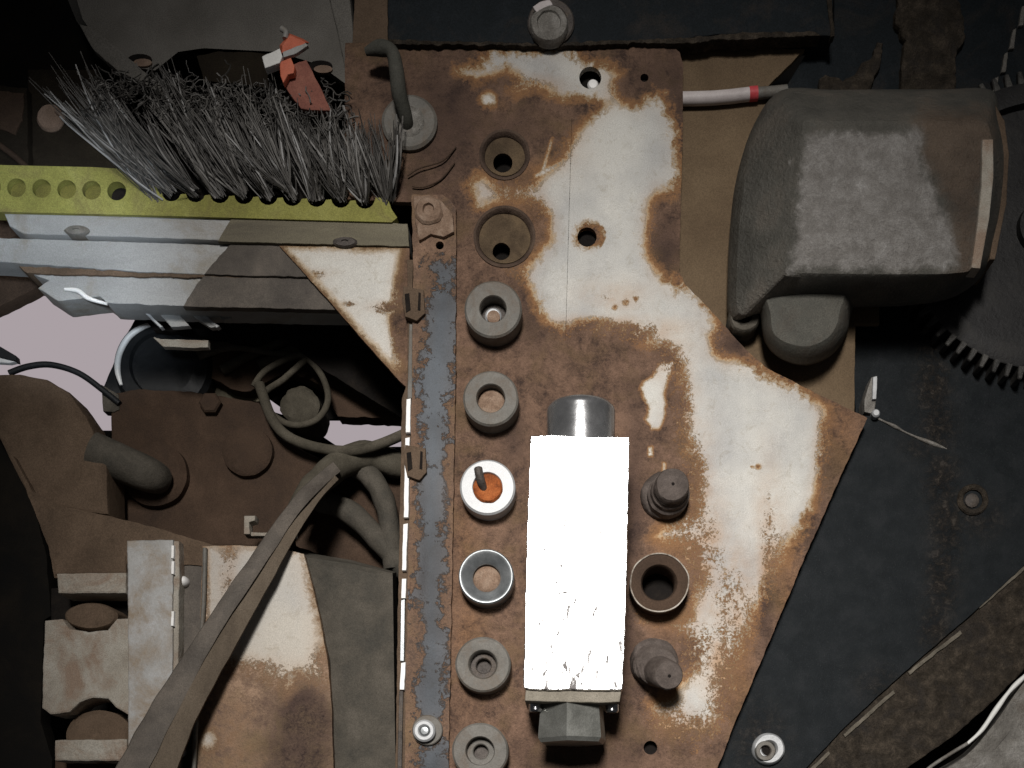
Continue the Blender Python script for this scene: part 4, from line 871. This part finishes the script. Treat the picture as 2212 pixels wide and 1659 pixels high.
# ------------------------------------------------------------------ lower left: jaw block, post, drum
jb = thing('jaw_block', 'stacked pale dusty jaw block with a notched lower edge at lower left', 'block', P(190,1440,-120))
prism('upper_lip', rag([(122,1238), (272,1236), (272,1282), (125,1282)], 1.2, 8), -130, -50, M['pale'], jb, bevel=5)
prism('upper_step', rag([(112,1205), (272,1200), (272,1240), (118,1242)], 1.2, 8), -130, -66, M['brown'], jb, bevel=5)
prism('back_wall', rag([(110,1270), (275,1270), (275,1345), (110,1345)], 1, 9), -160, -128, M['near_black'], jb)
lathe('round_insert', 195, 1330, [(60,-128), (58,-72), (52,-66), (0.5,-65)], M['brown'], jb, seg=36, sy=.5, rough=.03)
prism('jaw_face', rag([(96,1340), (135,1336), (150,1358), (190,1364), (232,1360), (252,1336), (332,1334), (334,1562), (276,1545), (250,1528), (232,1510), (200,1508), (172,1518), (150,1540), (108,1544), (90,1530), (92,1440)], 1.2, 8), -120, -42, M['pale'], jb, bevel=5)
lathe('round_boss', 210, 1590, [(75,-140), (73,-84), (60,-74), (0.5,-72)], M['brown'], jb, seg=36, sy=.78, rough=.03)
prism('lower_lip', rag([(118,1598), (275,1596), (275,1645), (116,1644)], 1.2, 8), -130, -48, M['pale'], jb, bevel=5)
prism('lower_wall', rag([(118,1640), (275,1640), (275,1770), (118,1770)], 1, 9), -160, -118, M['brown_dark'], jb)

po = thing('pale_post', 'upright pale grey post with bright worn corner left of the drum', 'post', P(330,1330,-100))
prism('post_face', rag([(274,1167), (374,1165), (373,1345), (372,1600), (334,1770), (276,1770), (276,1400)], 1.2, 8), -120, -34, M['pale_grey'], po, bevel=3)
prism('corner_edge', rag([(373,1168), (388,1168), (386,1400), (384,1700), (372,1700), (372,1400)], 1.2, 8), -110, -40, M['pale'], po, bevel=3)
for y, w in ((1178,1206), (1212,1240), (1320,1352)): prism('bare_corner', rag([(370,y), (376,y), (375,w), (369,w)], .8, 5), -60, -30, M['edge'], po, bevel=1)
ch = thing('guide_channel', 'narrow brown channel with small ball ends between post and drum', 'channel', P(410,1420,-100))
prism('channel_face', rag([(386,1178), (440,1182), (434,1400), (420,1770), (376,1770), (384,1400)], 1.2, 8), -140, -74, M['rod_dark'], ch)
for x, y in ((391,1253), (384,1623)): lathe('ball_end', x, y, [(12,-76), (12,-66), (9,-58), (5,-54), (0.5,-53)], M['edge'], ch, seg=18)
dr = thing('cream_guard', 'curved cream painted panel with heavy rust on its lower half', 'panel', P(570,1430,-120))
DRM = [(438,1180), (500,1178), (560,1180), (610,1186), (656,1196), (676,1270), (694,1350), (708,1430), (716,1520), (724,1770), (408,1770), (418,1560), (432,1350)]
DP = [(436,1170), (660,1180), (690,1320), (704,1400), (712,1470), (690,1480), (650,1470), (620,1500), (600,1480), (570,1462), (540,1455), (510,1450), (480,1440), (455,1440), (440,1455), (425,1440), (432,1300)]
def drum_sd(x, y):
    s = np_sd(x, y, DP)*0.8
    s = np.maximum(s, (22-np.hypot((x-450)/.8, y-1600))*1.2)
    s = np.where(y > 1440, np.minimum(np.maximum(s, -18-40*np_blob(x, y, [(660,1570,70,110,1)])*1.2), s*0+90), s)
    return np.clip(s, -80, 70)
sheet('panel_face', rag(DRM, 1.0, 8), [], -60, 20, 6.0, M['drum'], dr, lambda x, y: 26*np.sqrt(np.clip(1-((x-570)/165)**2, 0.02, 1))+np.array([1.5*mnoise.noise(Vector((a*.01, b*.01, 6))) for a, b in zip(x, y)]),
      {'paint_sd': drum_sd, 'stain_amt': lambda x, y: np_blob(x, y, [(495,1260,22,90,.7), (440,1330,12,120,.7), (560,1450,120,45,.5), (690,1450,40,50,.6)]), 'tint_amt': lambda x, y: np_blob(x, y, [(455,1230,16,60,.8)])-np_blob(x, y, [(660,1560,60,75,1.6), (650,1640,75,80,1.4)]).clip(0,1)})  # tint blob at upper left paints an orange highlight into the panel
tube('polished_rib', [(443,1184,-38), (440,1300,-38), (432,1420,-38), (424,1560,-38), (414,1760,-38)], 5, M['zinc'], dr, n=5)
ds = thing('dark_drum', 'dark dusty curved drum side between the cream panel and the strip', 'drum', P(770,1450,-140))
loft('side_face', [([(640,1190), (760,1210), (856,1236), (866,1770), (700,1770), (690,1400)],-150), ([(662,1204), (760,1218), (848,1238), (856,1770), (728,1770), (714,1430)],-66), ([(700,1224), (760,1228), (800,1238), (806,1770), (760,1770), (740,1430)],-54)], M['cast_dark'], ds, n=1)
prism('light_chip', rag([(886-30,1668), (872,1664), (868,1684), (858,1680)], 1, 5), -40, -10, M['edge'], ds)
t = thing('white_clip', 'small white plastic clip behind the slanting rods', 'clip', P(580,1135,-150))
prism('clip_part', rag([(527,1114), (552,1114), (550,1124), (538,1128), (540,1154), (527,1154)], .8, 6), -130, -100, M['pale'], t)
prism('clip_part', rag([(628,1112), (636,1112), (636,1156), (602,1156), (606,1146), (622,1140)], .8, 6), -130, -100, M['white'], t)
prism('clip_base', rag([(530,1150), (634,1150), (634,1158), (530,1158)], .6, 6), -134, -112, M['pale'], t)

def strap(pts, wid, thick, mat, label):
    """flat strap swept through (x, y, h, width factor)"""
    q = smooth_loop(pts, 10, False); bm = bmesh.new(); rings = []
    for i_, (x, y, h, w) in enumerate(q):
        a, c2 = q[max(i_-1,0)], q[min(i_+1,len(q)-1)]
        dx, dy = c2[0]-a[0], c2[1]-a[1]; L = math.hypot(dx, dy); nx, ny = -dy/L, dx/L
        ww = wid*w*(1+.10*mnoise.noise(Vector((x*.02, y*.02, wid))))
        jx = 2.0*mnoise.noise(Vector((y*.02, 4, wid)))
        sec = [(-1,-.5), (-.92,.55), (-.3,1), (.35,.95), (.93,.5), (1,-.5), (0,-1)]
        rings.append([bm.verts.new(P(x+jx+nx*ww*u, y+ny*ww*u, h+thick*v)) for u, v in sec])
    n_ = len(rings[0])
    for a, c2 in zip(rings, rings[1:]):
        for k_ in range(n_): bm.faces.new((a[k_], a[(k_+1) % n_], c2[(k_+1) % n_], c2[k_]))
    bm.faces.new(rings[0]); bm.faces.new(rings[-1])
    bmesh.ops.recalc_face_normals(bm, faces=bm.faces[:])
    return tag(finish('strap', bm, M[mat], ang=28), label, 'strap', 'slanting straps')
strap([(728,1008,-130,.62), (690,1040,-85,.7), (640,1092,-40,.75), (560,1206,10,.85), (470,1340,22,.95), (385,1480,25,1.25), (318,1600,40,1.5), (262,1710,52,1.6), (240,1760,56,1.6)], 21, 9, 'rod_dark', 'dark slanting strap, upper of the two that cross the lower left')
strap([(722,1026,-118,.6), (672,1078,-70,.75), (606,1180,-10,.85), (528,1316,12,1.0), (452,1446,20,1.15), (400,1540,26,1.25), (356,1650,40,1.35), (325,1760,48,1.4)], 23, 9, 'rod', 'dusty brown slanting strap, lower of the two that cross the lower left')
